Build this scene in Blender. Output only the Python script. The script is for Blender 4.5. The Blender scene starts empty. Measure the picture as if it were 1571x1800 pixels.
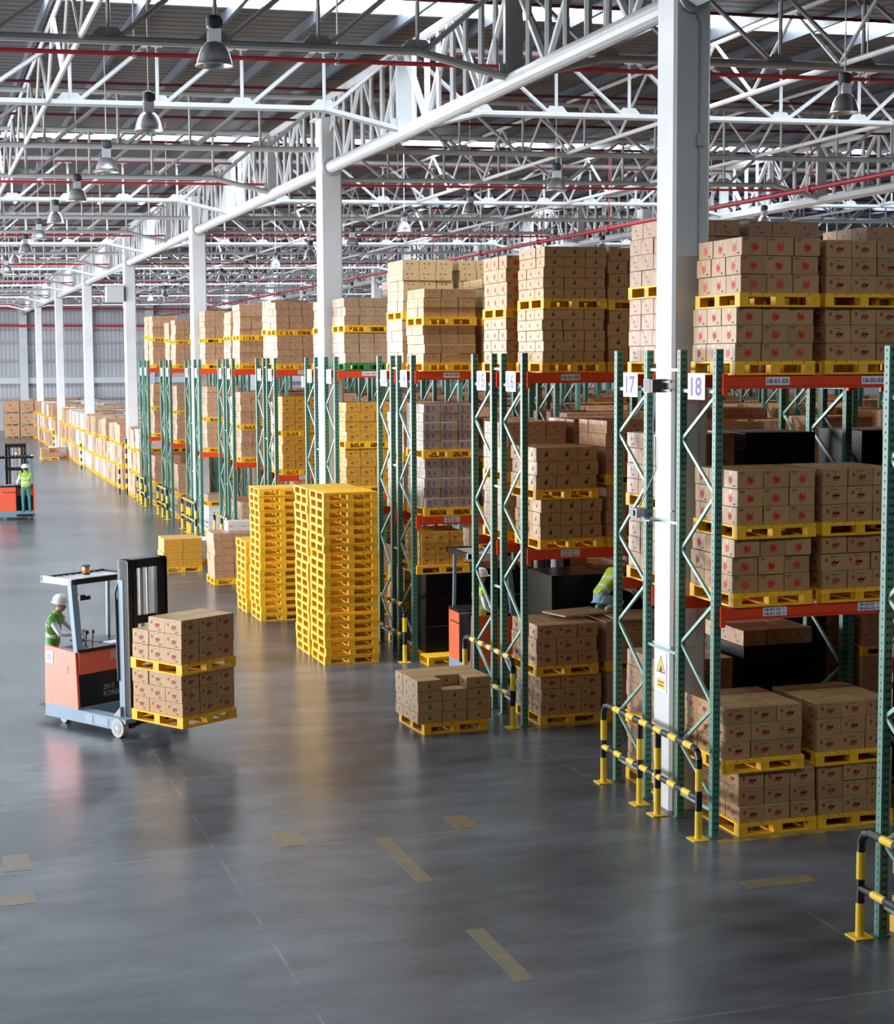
import bpy, bmesh, math, random
from mathutils import Vector, Matrix
random.seed(7)
SC = bpy.context.scene
COL = SC.collection
PI = math.pi
# ------------------------------------------------------------------ camera
CAM_POS = Vector((-8.47507, -16.75335, 5.4))
CAM_F = Vector((0.3038491854, 0.9484941110, -0.0896358960)).normalized()
CAM_R = Vector((0.9521745372, -0.3055118068, -0.0051172808)).normalized()
CAM_U = CAM_R.cross(CAM_F).normalized()
cd = bpy.data.cameras.new('camera')
cam = bpy.data.objects.new('camera', cd)
COL.objects.link(cam)
cd.sensor_fit = 'VERTICAL'
cd.sensor_height = 24.0
cd.lens = 2919.9 * 24.0 / 1800.0
cd.clip_start = 0.5
cd.clip_end = 400
rm = Matrix((CAM_R, CAM_U, -CAM_F)).transposed()
cam.matrix_world = Matrix.Translation(CAM_POS) @ rm.to_4x4()
SC.camera = cam
# ------------------------------------------------------------------ exposure, world, daylight
SC.view_settings.view_transform = 'Standard'
SC.view_settings.look = 'None'
SC.view_settings.gamma = 1
SC.view_settings.use_curve_mapping = False
SC.view_settings.exposure = -0.08
W = bpy.data.worlds.new('sky')
SC.world = W
W.use_nodes = True
W.node_tree.nodes['Background'].inputs[0].default_value = (0.72, 0.84, 1.0, 1)
W.node_tree.nodes['Background'].inputs[1].default_value = 0.6

SKYLIGHT_STRENGTH = 22.0
LEFT_LIGHT = 11800.0

def area_light(name, loc, rot, sx, sy, energy, col):
    l = bpy.data.lights.new(name, 'AREA')
    l.shape = 'RECTANGLE'; l.size = sx; l.size_y = sy
    l.energy = energy; l.color = col
    o = bpy.data.objects.new(name, l)
    o.location = loc; o.rotation_euler = rot
    COL.objects.link(o)
    return o
# daylight coming in through the window bands of the left wall (they are built in that wall below)
for i, yc in enumerate((19, 55, 91)):
    area_light('window_daylight', (-23.8, yc, 3.7), (0, -PI/2, 0), 5.4, 30, LEFT_LIGHT, (0.93, 0.96, 1.0))
# ------------------------------------------------------------------ materials
MATS = {}
def mat(name, col, rough=0.6, metal=0.0, var=0.0, scale=6.0, spec=0.5, rnd=0.0, emit=0.0, bump=0.0, coat=0.0):
    if name in MATS: return MATS[name]
    m = bpy.data.materials.new(name); m.use_nodes = True
    nt = m.node_tree; b = nt.nodes['Principled BSDF']
    b.inputs['Base Color'].default_value = (*col, 1)
    b.inputs['Roughness'].default_value = rough
    b.inputs['Metallic'].default_value = metal
    b.inputs['Specular IOR Level'].default_value = spec
    b.inputs['Coat Weight'].default_value = coat
    if emit:
        b.inputs['Emission Color'].default_value = (*col, 1)
        b.inputs['Emission Strength'].default_value = emit
    if var or rnd or bump:
        tc = nt.nodes.new('ShaderNodeTexCoord')
        nz = nt.nodes.new('ShaderNodeTexNoise'); nz.inputs['Scale'].default_value = scale
        nz.inputs['Detail'].default_value = 4
        nt.links.new(tc.outputs['Object'], nz.inputs['Vector'])
        hsv = nt.nodes.new('ShaderNodeHueSaturation')
        hsv.inputs['Color'].default_value = (*col, 1)
        mr = nt.nodes.new('ShaderNodeMapRange')
        mr.inputs['From Min'].default_value = 0.3; mr.inputs['From Max'].default_value = 0.7
        mr.inputs['To Min'].default_value = 1 - var; mr.inputs['To Max'].default_value = 1 + var
        nt.links.new(nz.outputs['Fac'], mr.inputs['Value'])
        if rnd:
            oi = nt.nodes.new('ShaderNodeObjectInfo')
            m2 = nt.nodes.new('ShaderNodeMapRange')
            m2.inputs['To Min'].default_value = 1 - rnd; m2.inputs['To Max'].default_value = 1 + rnd
            nt.links.new(oi.outputs['Random'], m2.inputs['Value'])
            mu = nt.nodes.new('ShaderNodeMath'); mu.operation = 'MULTIPLY'
            nt.links.new(mr.outputs['Result'], mu.inputs[0]); nt.links.new(m2.outputs['Result'], mu.inputs[1])
            nt.links.new(mu.outputs[0], hsv.inputs['Value'])
        else:
            nt.links.new(mr.outputs['Result'], hsv.inputs['Value'])
        nt.links.new(hsv.outputs['Color'], b.inputs['Base Color'])
        if bump:
            bp = nt.nodes.new('ShaderNodeBump'); bp.inputs['Strength'].default_value = bump
            bp.inputs['Distance'].default_value = 0.01
            nt.links.new(nz.outputs['Fac'], bp.inputs['Height'])
            nt.links.new(bp.outputs['Normal'], b.inputs['Normal'])
    MATS[name] = m
    return m

M_WHITE = mat('white_paint', (0.70, 0.71, 0.71), 0.35, var=0.04, scale=2)
M_TRUSS = mat('truss_paint', (0.45, 0.46, 0.465), 0.4, var=0.05, scale=3)
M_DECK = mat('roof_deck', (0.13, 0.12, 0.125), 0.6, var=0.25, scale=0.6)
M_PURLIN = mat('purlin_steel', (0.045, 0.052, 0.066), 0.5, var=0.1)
M_GREEN = mat('rack_green', (0.075, 0.215, 0.158), 0.42, var=0.12, scale=3)
M_HOLE = mat('perforation', (0.004, 0.012, 0.010), 0.8)
M_GALV = mat('brace_paint', (0.25, 0.41, 0.345), 0.35, metal=0.1, var=0.1)
M_BEAM = mat('beam_orange', (0.78, 0.062, 0.014), 0.42, var=0.08, scale=2)
M_YEL = mat('pallet_yellow', (0.88, 0.475, 0.012), 0.55, var=0.10, scale=7, rnd=0.10)
M_GPAL = mat('pallet_green', (0.02, 0.22, 0.04), 0.55, var=0.1, scale=7)
M_WOODP = mat('pallet_wood', (0.34, 0.25, 0.14), 0.7, var=0.15, scale=7)
M_SYEL = mat('safety_yellow', (0.85, 0.56, 0.03), 0.4, var=0.06)
M_SBLK = mat('safety_black', (0.008, 0.009, 0.013), 0.3)
M_RED = mat('pipe_red', (0.52, 0.03, 0.04), 0.4)
M_DRED = mat('sprinkler_dark_red', (0.13, 0.012, 0.02), 0.5)
M_ALU = mat('lamp_aluminium', (0.72, 0.73, 0.75), 0.28, metal=0.85)
M_DGREY = mat('dark_grey', (0.06, 0.065, 0.075), 0.45)
M_GREY = mat('mid_grey', (0.33, 0.34, 0.36), 0.5)
M_LGREY = mat('light_grey', (0.58, 0.59, 0.60), 0.45)
M_BLACK = mat('black_steel', (0.007, 0.007, 0.010), 0.32, spec=0.5)
M_ORANGE = mat('truck_orange', (0.90, 0.125, 0.05), 0.36, coat=0.0, var=0.03, spec=0.9)
M_TGREY = mat('truck_blue_grey', (0.20, 0.29, 0.37), 0.4, var=0.05)
M_RUB = mat('wheel_polyurethane', (0.42, 0.43, 0.42), 0.6)
M_SIGN = mat('sign_white', (0.80, 0.79, 0.88), 0.5)
M_INK = mat('sign_ink', (0.16, 0.12, 0.42), 0.6)
M_DINK = mat('dark_ink', (0.04, 0.035, 0.045), 0.6)
M_AMBER = mat('beacon_amber', (0.95, 0.30, 0.02), 0.15, coat=0.5)
M_GLASSY = mat('clear_plastic', (0.75, 0.8, 0.85), 0.1)
M_SKIN = mat('skin', (0.42, 0.20, 0.12), 0.5, spec=0.4)
M_HAIR = mat('hair', (0.01, 0.008, 0.007), 0.6)
M_SHIRT = mat('shirt_white', (0.66, 0.70, 0.72), 0.8)
M_TEAL = mat('trousers_teal', (0.05, 0.27, 0.27), 0.8, var=0.1, scale=10)
M_PALEBL = mat('trousers_pale_blue', (0.28, 0.45, 0.52), 0.8, var=0.1, scale=10)
M_VEST = mat('vest_lime', (0.42, 0.66, 0.05), 0.7, var=0.05)
M_VESTG = mat('vest_green', (0.09, 0.30, 0.035), 0.7, var=0.05)
M_BAND = mat('reflective_band', (0.72, 0.76, 0.62), 0.4)
M_HELM = mat('helmet_white', (0.82, 0.82, 0.83), 0.25)
M_SHOE = mat('shoe', (0.35, 0.33, 0.31), 0.6)
# cartons
C_KRAFT = mat('kraft', (0.40, 0.238, 0.098), 0.42, var=0.06, scale=5, rnd=0.13)
C_TAN = mat('kraft_tan', (0.50, 0.345, 0.175), 0.42, var=0.06, scale=5, rnd=0.08)
C_GREYB = mat('kraft_grey', (0.33, 0.255, 0.185), 0.42, var=0.06, scale=5, rnd=0.10)
C_ORNG = mat('kraft_orange', (0.58, 0.29, 0.035), 0.42, var=0.06, scale=5, rnd=0.08)
C_ROSE = mat('kraft_rose', (0.41, 0.235, 0.130), 0.42, var=0.08, scale=5, rnd=0.14)
C_WRAP = mat('stretch_wrapped', (0.42, 0.27, 0.165), 0.3, var=0.12, scale=4, rnd=0.12, coat=0.4)
C_WHT = mat('carton_white', (0.66, 0.64, 0.62), 0.6, var=0.05, scale=5, rnd=0.06)
C_BLK = mat('black_wrap', (0.0035, 0.0035, 0.004), 0.3, var=0.2, scale=5, spec=0.2)
I_RED = mat('print_red', (0.62, 0.045, 0.035), 0.6)
I_DRED = mat('print_dark_red', (0.34, 0.03, 0.035), 0.6)
I_DARK = mat('print_dark', (0.055, 0.038, 0.03), 0.6)
I_BLUE = mat('print_blue', (0.13, 0.13, 0.27), 0.6)
I_GRN = mat('print_green', (0.03, 0.12, 0.05), 0.6)
I_BRN = mat('print_brown', (0.20, 0.10, 0.04), 0.6)
C_TAPE = mat('carton_tape', (0.47, 0.33, 0.20), 0.35, rnd=0.05)

def mix_emit(name, col, strength):
    m = bpy.data.materials.new(name); m.use_nodes = True
    nt = m.node_tree; nt.nodes.clear()
    e = nt.nodes.new('ShaderNodeEmission'); e.inputs[0].default_value = (*col, 1); e.inputs[1].default_value = strength
    o = nt.nodes.new('ShaderNodeOutputMaterial'); nt.links.new(e.outputs[0], o.inputs[0])
    return m
M_SKYL = mix_emit('skylight_sheet', (0.80, 0.90, 1.0), SKYLIGHT_STRENGTH)
M_WINDOW = mix_emit('translucent_window', (1.0, 0.97, 0.95), 2.0)

def floor_material():
    m = bpy.data.materials.new('polished_concrete'); m.use_nodes = True
    nt = m.node_tree; b = nt.nodes['Principled BSDF']; N = nt.nodes.new; L = nt.links.new
    tc = N('ShaderNodeTexCoord')
    n1 = N('ShaderNodeTexNoise'); n1.inputs['Scale'].default_value = 0.35; n1.inputs['Detail'].default_value = 2.5; n1.inputs['Roughness'].default_value = 0.5
    n2 = N('ShaderNodeTexNoise'); n2.inputs['Scale'].default_value = 1.5; n2.inputs['Detail'].default_value = 3; n2.inputs['Roughness'].default_value = 0.5
    mp = N('ShaderNodeMapping'); mp.inputs['Scale'].default_value = (0.55, 1.5, 1)
    mp.inputs['Rotation'].default_value = (0, 0, 0.25)
    L(tc.outputs['Object'], mp.inputs['Vector'])
    L(tc.outputs['Object'], n1.inputs['Vector']); L(mp.outputs['Vector'], n2.inputs['Vector'])
    n3 = N('ShaderNodeTexNoise'); n3.inputs['Scale'].default_value = 22; n3.inputs['Detail'].default_value = 3
    L(tc.outputs['Object'], n3.inputs['Vector'])
    a = N('ShaderNodeMath'); a.operation = 'MULTIPLY_ADD'; a.inputs[1].default_value = 0.55
    L(n1.outputs['Fac'], a.inputs[0])
    a2 = N('ShaderNodeMath'); a2.operation = 'MULTIPLY'; a2.inputs[1].default_value = 0.45
    L(n2.outputs['Fac'], a2.inputs[0]); L(a2.outputs[0], a.inputs[2])
    cr = N('ShaderNodeValToRGB')
    e = cr.color_ramp.elements
    e[0].position = 0.36; e[0].color = (0.044, 0.052, 0.060, 1)
    e[1].position = 0.64; e[1].color = (0.130, 0.145, 0.163, 1)
    k = e.new(0.5); k.color = (0.082, 0.095, 0.109, 1)
    L(a.outputs[0], cr.inputs['Fac'])
    # expansion joints sawn into the slab (every column bay), faint and pale
    sx = N('ShaderNodeSeparateXYZ'); L(tc.outputs['Object'], sx.inputs[0])
    def joint(sock, period, off, w):
        ad = N('ShaderNodeMath'); ad.operation = 'ADD'; ad.inputs[1].default_value = off + 1000 * period; L(sock, ad.inputs[0])
        md = N('ShaderNodeMath'); md.operation = 'MODULO'; md.inputs[1].default_value = period; L(ad.outputs[0], md.inputs[0])
        lt = N('ShaderNodeMath'); lt.operation = 'LESS_THAN'; lt.inputs[1].default_value = w; L(md.outputs[0], lt.inputs[0])
        return lt
    j1 = joint(sx.outputs['Y'], 5.84, -1.12, 0.035); j2 = joint(sx.outputs['X'], 5.17, 5.45, 0.03)
    mx = N('ShaderNodeMath'); mx.operation = 'MAXIMUM'; L(j1.outputs[0], mx.inputs[0]); L(j2.outputs[0], mx.inputs[1])
    n4 = N('ShaderNodeTexNoise'); n4.inputs['Scale'].default_value = 1.1; n4.inputs['Detail'].default_value = 5; L(tc.outputs['Object'], n4.inputs['Vector'])
    r4 = N('ShaderNodeMapRange'); r4.inputs['From Min'].default_value = 0.45; r4.inputs['From Max'].default_value = 0.65; r4.inputs['To Max'].default_value = 0.45; L(n4.outputs['Fac'], r4.inputs['Value'])
    md = N('ShaderNodeMath'); md.operation = 'MULTIPLY'; L(mx.outputs[0], md.inputs[0]); L(r4.outputs['Result'], md.inputs[1])
    mm = N('ShaderNodeMix'); mm.data_type = 'RGBA'
    L(md.outputs[0], mm.inputs['Factor']); L(cr.outputs['Color'], mm.inputs['A']); mm.inputs['B'].default_value = (0.30, 0.29, 0.28, 1)
    L(mm.outputs['Result'], b.inputs['Base Color'])
    b.inputs['Roughness'].default_value = 0.27
    b.inputs['Specular IOR Level'].default_value = 0.55
    return m
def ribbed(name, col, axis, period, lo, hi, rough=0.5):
    """profiled metal sheet: ribs as bump and as painted shading along one axis"""
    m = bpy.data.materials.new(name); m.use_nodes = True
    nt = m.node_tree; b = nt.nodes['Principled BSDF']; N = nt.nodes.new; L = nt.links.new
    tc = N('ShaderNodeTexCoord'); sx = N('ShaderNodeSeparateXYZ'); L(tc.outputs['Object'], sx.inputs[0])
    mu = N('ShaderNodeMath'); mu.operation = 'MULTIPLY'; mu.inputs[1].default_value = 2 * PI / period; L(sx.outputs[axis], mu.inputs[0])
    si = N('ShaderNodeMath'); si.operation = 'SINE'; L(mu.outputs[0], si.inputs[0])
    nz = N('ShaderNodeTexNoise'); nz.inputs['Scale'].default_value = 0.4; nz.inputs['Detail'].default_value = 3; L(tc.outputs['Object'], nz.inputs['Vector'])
    mr = N('ShaderNodeMapRange'); mr.inputs['From Min'].default_value = -1; mr.inputs['To Min'].default_value = lo; mr.inputs['To Max'].default_value = hi  # rib shading put into the colour: grooves darker, crests lighter
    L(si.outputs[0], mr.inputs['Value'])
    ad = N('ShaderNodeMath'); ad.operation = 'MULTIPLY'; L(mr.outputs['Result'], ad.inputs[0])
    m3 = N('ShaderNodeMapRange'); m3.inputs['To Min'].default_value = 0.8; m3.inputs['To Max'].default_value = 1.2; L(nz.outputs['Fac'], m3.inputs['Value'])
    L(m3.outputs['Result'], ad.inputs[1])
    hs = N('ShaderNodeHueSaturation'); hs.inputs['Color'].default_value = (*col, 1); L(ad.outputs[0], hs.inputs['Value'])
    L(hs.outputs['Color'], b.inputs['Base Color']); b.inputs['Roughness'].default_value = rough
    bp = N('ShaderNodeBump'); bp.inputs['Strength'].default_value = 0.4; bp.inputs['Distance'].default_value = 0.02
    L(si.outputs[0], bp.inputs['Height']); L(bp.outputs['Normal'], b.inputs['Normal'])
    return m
def worn_paint(name, col):
    m = bpy.data.materials.new(name); m.use_nodes = True
    nt = m.node_tree; b = nt.nodes['Principled BSDF']; N = nt.nodes.new; L = nt.links.new
    tc = N('ShaderNodeTexCoord'); nz = N('ShaderNodeTexNoise'); nz.inputs['Scale'].default_value = 5; nz.inputs['Detail'].default_value = 8
    nz.inputs['Roughness'].default_value = 0.7
    L(tc.outputs['Object'], nz.inputs['Vector'])
    cr = N('ShaderNodeValToRGB'); cr.color_ramp.elements[0].position = 0.38; cr.color_ramp.elements[1].position = 0.62
    cr.color_ramp.elements[0].color = (0.12, 0.115, 0.10, 1); cr.color_ramp.elements[1].color = (*col, 1)
    L(nz.outputs['Fac'], cr.inputs['Fac']); L(cr.outputs['Color'], b.inputs['Base Color'])
    b.inputs['Roughness'].default_value = 0.3
    return m
M_FLOOR = floor_material()
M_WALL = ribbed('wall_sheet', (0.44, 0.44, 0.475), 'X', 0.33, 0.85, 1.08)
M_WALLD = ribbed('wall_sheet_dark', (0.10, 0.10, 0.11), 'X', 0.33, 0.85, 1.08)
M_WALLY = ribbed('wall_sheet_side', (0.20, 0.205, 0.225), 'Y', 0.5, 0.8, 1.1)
M_MARK = worn_paint('worn_floor_paint', (0.24, 0.175, 0.06))
M_LINE = worn_paint('rack_line_paint', (0.52, 0.35, 0.05))

# ------------------------------------------------------------------ helpers
class MB:
    def __init__(s): s.v = []; s.f = []; s.m = []
    def quad(s, a, b, c, d, mi=0):
        n = len(s.v); s.v += [tuple(a), tuple(b), tuple(c), tuple(d)]; s.f.append((n, n+1, n+2, n+3)); s.m.append(mi)
    def poly(s, pts, mi=0):
        n = len(s.v); s.v += [tuple(p) for p in pts]; s.f.append(tuple(range(n, n+len(pts)))); s.m.append(mi)
    def box(s, x0, x1, y0, y1, z0, z1, mi=0):
        n = len(s.v)
        s.v += [(x0,y0,z0),(x1,y0,z0),(x1,y1,z0),(x0,y1,z0),(x0,y0,z1),(x1,y0,z1),(x1,y1,z1),(x0,y1,z1)]
        for q in ((0,3,2,1),(4,5,6,7),(0,1,5,4),(1,2,6,5),(2,3,7,6),(3,0,4,7)):
            s.f.append(tuple(n+i for i in q)); s.m.append(mi)
    def cham(s, x0, x1, y0, y1, z0, z1, c, mi=0):
        """box with chamfered vertical edges"""
        p = [(x0+c,y0),(x1-c,y0),(x1,y0+c),(x1,y1-c),(x1-c,y1),(x0+c,y1),(x0,y1-c),(x0,y0+c)]
        s.prism(p, z0, z1, mi)
    def prism(s, pts, z0, z1, mi=0):
        n = len(s.v); k = len(pts)
        s.v += [(x,y,z0) for x,y in pts] + [(x,y,z1) for x,y in pts]
        s.f.append(tuple(n+i for i in reversed(range(k)))); s.m.append(mi)
        s.f.append(tuple(n+k+i for i in range(k))); s.m.append(mi)
        for i in range(k):
            j = (i+1) % k
            s.f.append((n+i, n+j, n+k+j, n+k+i)); s.m.append(mi)
    def prism_ax(s, pts, a0, a1, axis, mi=0):
        """pts in the plane normal to axis ('x': (y,z); 'y': (x,z))"""
        n = len(s.v); k = len(pts)
        def P(p, a): return (a, p[0], p[1]) if axis == 'x' else (p[0], a, p[1])
        s.v += [P(p, a0) for p in pts] + [P(p, a1) for p in pts]
        s.f.append(tuple(n+i for i in reversed(range(k)))); s.m.append(mi)
        s.f.append(tuple(n+k+i for i in range(k))); s.m.append(mi)
        for i in range(k):
            j = (i+1) % k
            s.f.append((n+i, n+j, n+k+j, n+k+i)); s.m.append(mi)
    def tube(s, p, q, r, n=8, mi=0, r2=None):
        p = Vector(p); q = Vector(q); d = (q-p)
        if d.length < 1e-6: return
        d.normalize()
        u = d.orthogonal().normalized()
        if abs(d.z) < 0.9: u = d.cross(Vector((0,0,1))).normalized()
        w = d.cross(u); k = len(s.v); r2 = r if r2 is None else r2
        for c, rr in ((p, r), (q, r2)):
            for i in range(n):
                t = 2*PI*(i+.5)/n
                s.v.append(tuple(c + u*(math.cos(t)*rr) + w*(math.sin(t)*rr)))
        for i in range(n):
            j = (i+1) % n
            s.f.append((k+i, k+j, k+n+j, k+n+i)); s.m.append(mi)
        s.f.append(tuple(k+i for i in reversed(range(n)))); s.m.append(mi)
        s.f.append(tuple(k+n+i for i in range(n))); s.m.append(mi)
    def bar(s, p, q, w, h, mi=0):
        """rectangular bar from p to q, w sideways, h up"""
        p = Vector(p); q = Vector(q); d = (q-p).normalized()
        u = d.cross(Vector((0,0,1)))
        if u.length < 1e-3: u = Vector((1,0,0))
        u.normalize(); t = u.cross(d).normalized(); k = len(s.v)
        for c in (p, q):
            for a, b in ((-1,-1),(1,-1),(1,1),(-1,1)):
                s.v.append(tuple(c + u*(a*w/2) + t*(b*h/2)))
        for f in ((0,1,2,3),(7,6,5,4),(0,4,5,1),(1,5,6,2),(2,6,7,3),(3,7,4,0)):
            s.f.append(tuple(k+i for i in f)); s.m.append(mi)
    def lathe(s, prof, n=20, c=(0,0,0), mi=0, cap=True):
        k = len(s.v); m = len(prof)
        for r, z in prof:
            for i in range(n):
                t = 2*PI*i/n
                s.v.append((c[0]+r*math.cos(t), c[1]+r*math.sin(t), c[2]+z))
        for a in range(m-1):
            for i in range(n):
                j = (i+1) % n
                s.f.append((k+a*n+i, k+a*n+j, k+(a+1)*n+j, k+(a+1)*n+i)); s.m.append(mi)
        if cap:
            s.f.append(tuple(k+i for i in reversed(range(n)))); s.m.append(mi)
            s.f.append(tuple(k+(m-1)*n+i for i in range(n))); s.m.append(mi)
    def mesh(s, name, mats, smooth=False):
        me = bpy.data.meshes.new(name)
        me.from_pydata(s.v, [], s.f)
        if not isinstance(mats, (list, tuple)): mats = [mats]
        for m in mats: me.materials.append(m)
        me.polygons.foreach_set('material_index', s.m)
        if smooth: me.polygons.foreach_set('use_smooth', [True]*len(s.f))
        me.update()
        return me
    def build(s, name, mats, parent=None, smooth=False, loc=(0,0,0), rz=0):
        return link(name, s.mesh(name, mats, smooth), parent, loc, rz)

def link(name, me, parent=None, loc=(0,0,0), rz=0):
    o = bpy.data.objects.new(name, me); COL.objects.link(o)
    o.location = loc; o.rotation_euler = (0,0,rz)
    if parent is not None: o.parent = parent
    return o
def tag(o, label=None, cat=None, group=None, kind=None):
    if label:
        n = len(label.split())
        assert 4 <= n <= 16, (n, label)
        o['label'] = label
    if cat: o['category'] = cat
    if group: o['group'] = group
    if kind: o['kind'] = kind
    return o
def thing(name, label, cat, loc=(0,0,0), rz=0, group=None):
    o = link(name, None, None, loc, rz); o.empty_display_size = 0.2
    return tag(o, label, cat, group)
def struct(o): o['kind'] = 'structure'; return o
def dup(root, loc, rz=None, label=None, group=None):
    c = root.copy(); COL.objects.link(c); c.location = loc
    if rz is not None: c.rotation_euler = (0,0,rz)
    if label: tag(c, label)
    if group: c['group'] = group
    for ch in CHILDREN.get(root, []):
        d = ch.copy(); COL.objects.link(d); d.parent = c
        for g in CHILDREN.get(ch, []):
            e = g.copy(); COL.objects.link(e); e.parent = d
    return c
CHILDREN = {}
def kids(root):
    """remember a prototype's children (two levels) for fast copying"""
    CHILDREN[root] = [o for o in COL.objects if o.parent == root]
    for c in CHILDREN[root]: CHILDREN[c] = [o for o in COL.objects if o.parent == c]
    return root
ORD = ['bottom','second','third','fourth','fifth','sixth','seventh','eighth','ninth','tenth','eleventh','twelfth','thirteenth','fourteenth','fifteenth','sixteenth','seventeenth','eighteenth','nineteenth','twentieth']

_tc = {}
def text_mesh(s, w, h, mats, name='lettering', thick=0.0015):
    """letters scaled into a w x h rectangle centred on the origin, in the XZ plane facing -Y"""
    cu = bpy.data.curves.new('t', 'FONT'); cu.body = s; cu.size = 1; cu.extrude = 0.0; cu.resolution_u = 3
    cu.align_x = 'LEFT'; cu.offset = 0.018
    o = bpy.data.objects.new('t', cu); COL.objects.link(o)
    dg = bpy.context.evaluated_depsgraph_get(); dg.update()
    me = bpy.data.meshes.new_from_object(o.evaluated_get(dg))
    COL.objects.unlink(o); bpy.data.objects.remove(o); bpy.data.curves.remove(cu)
    xs = [v.co.x for v in me.vertices]; ys = [v.co.y for v in me.vertices]
    x0, x1, y0, y1 = min(xs), max(xs), min(ys), max(ys)
    for v in me.vertices:
        v.co = Vector(((v.co.x-x0)/(x1-x0)*w - w/2, 0, (v.co.y-y0)/(y1-y0)*h - h/2))
    me.materials.clear(); me.materials.append(mats); me.name = name
    return me
def to_left(me):
    """turn an XZ-plane mesh facing -Y so that it faces -X"""
    for v in me.vertices:
        x, y, z = v.co; v.co = (y, -x, z)
    me.flip_normals() if False else None
    return me
def in_view(p, marg=0.03):
    v = Vector(p) - CAM_POS; z = v.dot(CAM_F)
    if z < 1: return None
    x = v.dot(CAM_R)/z*2919.9/1571; y = v.dot(CAM_U)/z*2919.9/1800
    if abs(x) > 0.5+marg or abs(y) > 0.5+marg: return None
    return z
def view_right_x(y):  # largest X in view at a given Y
    return -8.47 + 0.66*(y+16.75) + 1.0

# ================================================================== SHELL
S = 17.522                      # column spacing
B3 = S/3                        # roof truss spacing
YT = 1.363                      # plane of the truss over the first column
JX = [0.28, 15.8, 31.3, 46.8]   # column lines
YW = 124.6                      # far wall
XL, XR, YN = -24.0, 62.3, -32.0

b = MB(); b.box(XL, XR, YN, YW, -0.3, 0.0)
struct(b.build('floor', M_FLOOR))

SL = 0.016
def zroof(x): return 11.42 + SL*(x if x < 30 else 60-x)
# ceiling deck with skylight strips
deck = MB()
ys = []
for k in range(-1, 8):
    yc = 10.95 + S*k
    hw = 0.65 if k >= 0 else 0.26  # narrow nearest strip is unseen, added to brighten the near rack fronts
    ys.append((yc-hw, yc+hw))
edges = [YN] + [v for p in ys for v in p if YN < v < YW] + [YW]
segs = []
cur = YN
for a, c in ys:
    if c < YN or a > YW: continue
    if a > cur: segs.append((cur, a))
    cur = c
segs.append((cur, YW))
for a, c in segs:
    for xa, xb in ((XL, 30.0), (30.0, XR)):
        za, zb = zroof(xa), zroof(xb)
        n = len(deck.v)
        deck.v += [(xa,a,za),(xb,a,zb),(xb,c,zb),(xa,c,za),(xa,a,za+.12),(xb,a,zb+.12),(xb,c,zb+.12),(xa,c,za+.12)]
        for q in ((0,1,2,3),(4,5,6,7),(0,1,5,4),(1,2,6,5),(2,3,7,6),(3,0,4,7)):
            deck.f.append(tuple(n+i for i in q)); deck.m.append(0)
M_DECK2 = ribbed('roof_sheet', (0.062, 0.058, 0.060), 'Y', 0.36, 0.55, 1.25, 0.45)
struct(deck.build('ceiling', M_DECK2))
wn = 0
for a, c in ys:
    if c < YN or a > YW: continue
    wn += 1
    s_ = MB()
    for xa, xb in ((XL+2, 30.0), (30.0, XR-2)):
        za, zb = zroof(xa)+.05, zroof(xb)+.05
        s_.quad((xa,a,za),(xa,c,za),(xb,c,zb),(xb,a,zb))
    struct(s_.build('window_%d' % wn, M_SKYL))
# far wall
w = MB(); w.box(XL, XR, YW, YW+0.2, 0, 12.5)
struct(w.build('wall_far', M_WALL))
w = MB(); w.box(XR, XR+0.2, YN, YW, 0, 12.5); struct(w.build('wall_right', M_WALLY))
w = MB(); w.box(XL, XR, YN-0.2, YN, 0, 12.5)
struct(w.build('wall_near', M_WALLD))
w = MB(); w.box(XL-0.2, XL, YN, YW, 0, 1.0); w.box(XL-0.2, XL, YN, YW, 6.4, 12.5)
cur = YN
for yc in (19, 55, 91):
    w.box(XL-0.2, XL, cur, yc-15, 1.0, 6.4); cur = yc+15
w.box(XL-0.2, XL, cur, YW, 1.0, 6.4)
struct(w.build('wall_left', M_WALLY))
for i, yc in enumerate((19, 55, 91)):
    g = MB(); g.quad((XL-.1, yc-15, 1.0), (XL-.1, yc+15, 1.0), (XL-.1, yc+15, 6.4), (XL-.1, yc-15, 6.4))
    struct(g.build('window_%d' % (wn+1+i), M_WINDOW))
# girts, tie beam and pipes of the far wall
tr = 0
for z0, z1, dep, m in ((7.1, 7.3, .12, M_GREY), (5.62, 5.82, .12, M_GREY), (3.85, 4.32, .35, M_LGREY), (2.55, 2.7, .12, M_GREY), (9.7, 9.85, .12, M_GREY)):
    tr += 1
    t_ = MB(); t_.box(XL, XR, YW-dep, YW, z0, z1); struct(t_.build('trim_%d' % tr, m))
# wall columns
PX = [-15.2, -10.0, -4.9, 0.28, 5.45, 10.6, 15.8, 21, 26.1, 31.3, 36.5, 41.6, 46.8]
for i, x in enumerate(PX):
    c_ = MB(); c_.cham(x-.33, x+.33, YW-.62, YW-.02, 0, 10.8, .02)
    o = c_.build('wall_column', M_LGREY, loc=(0,0,0))
    tag(o, 'pale grey steel column standing against the ribbed far wall', 'column', 'columns along the far wall')
for z, r, nm in ((8.55, .1, 'lower'), (9.95, .07, 'upper')):
    p_ = MB(); p_.tube((XL+1, YW-.75, z), (XR-1, YW-.75, z), r, 8)
    o = p_.build('fire_pipe', M_RED); tag(o, 'dark red %s fire pipe running across the far wall' % nm, 'pipe')

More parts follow.
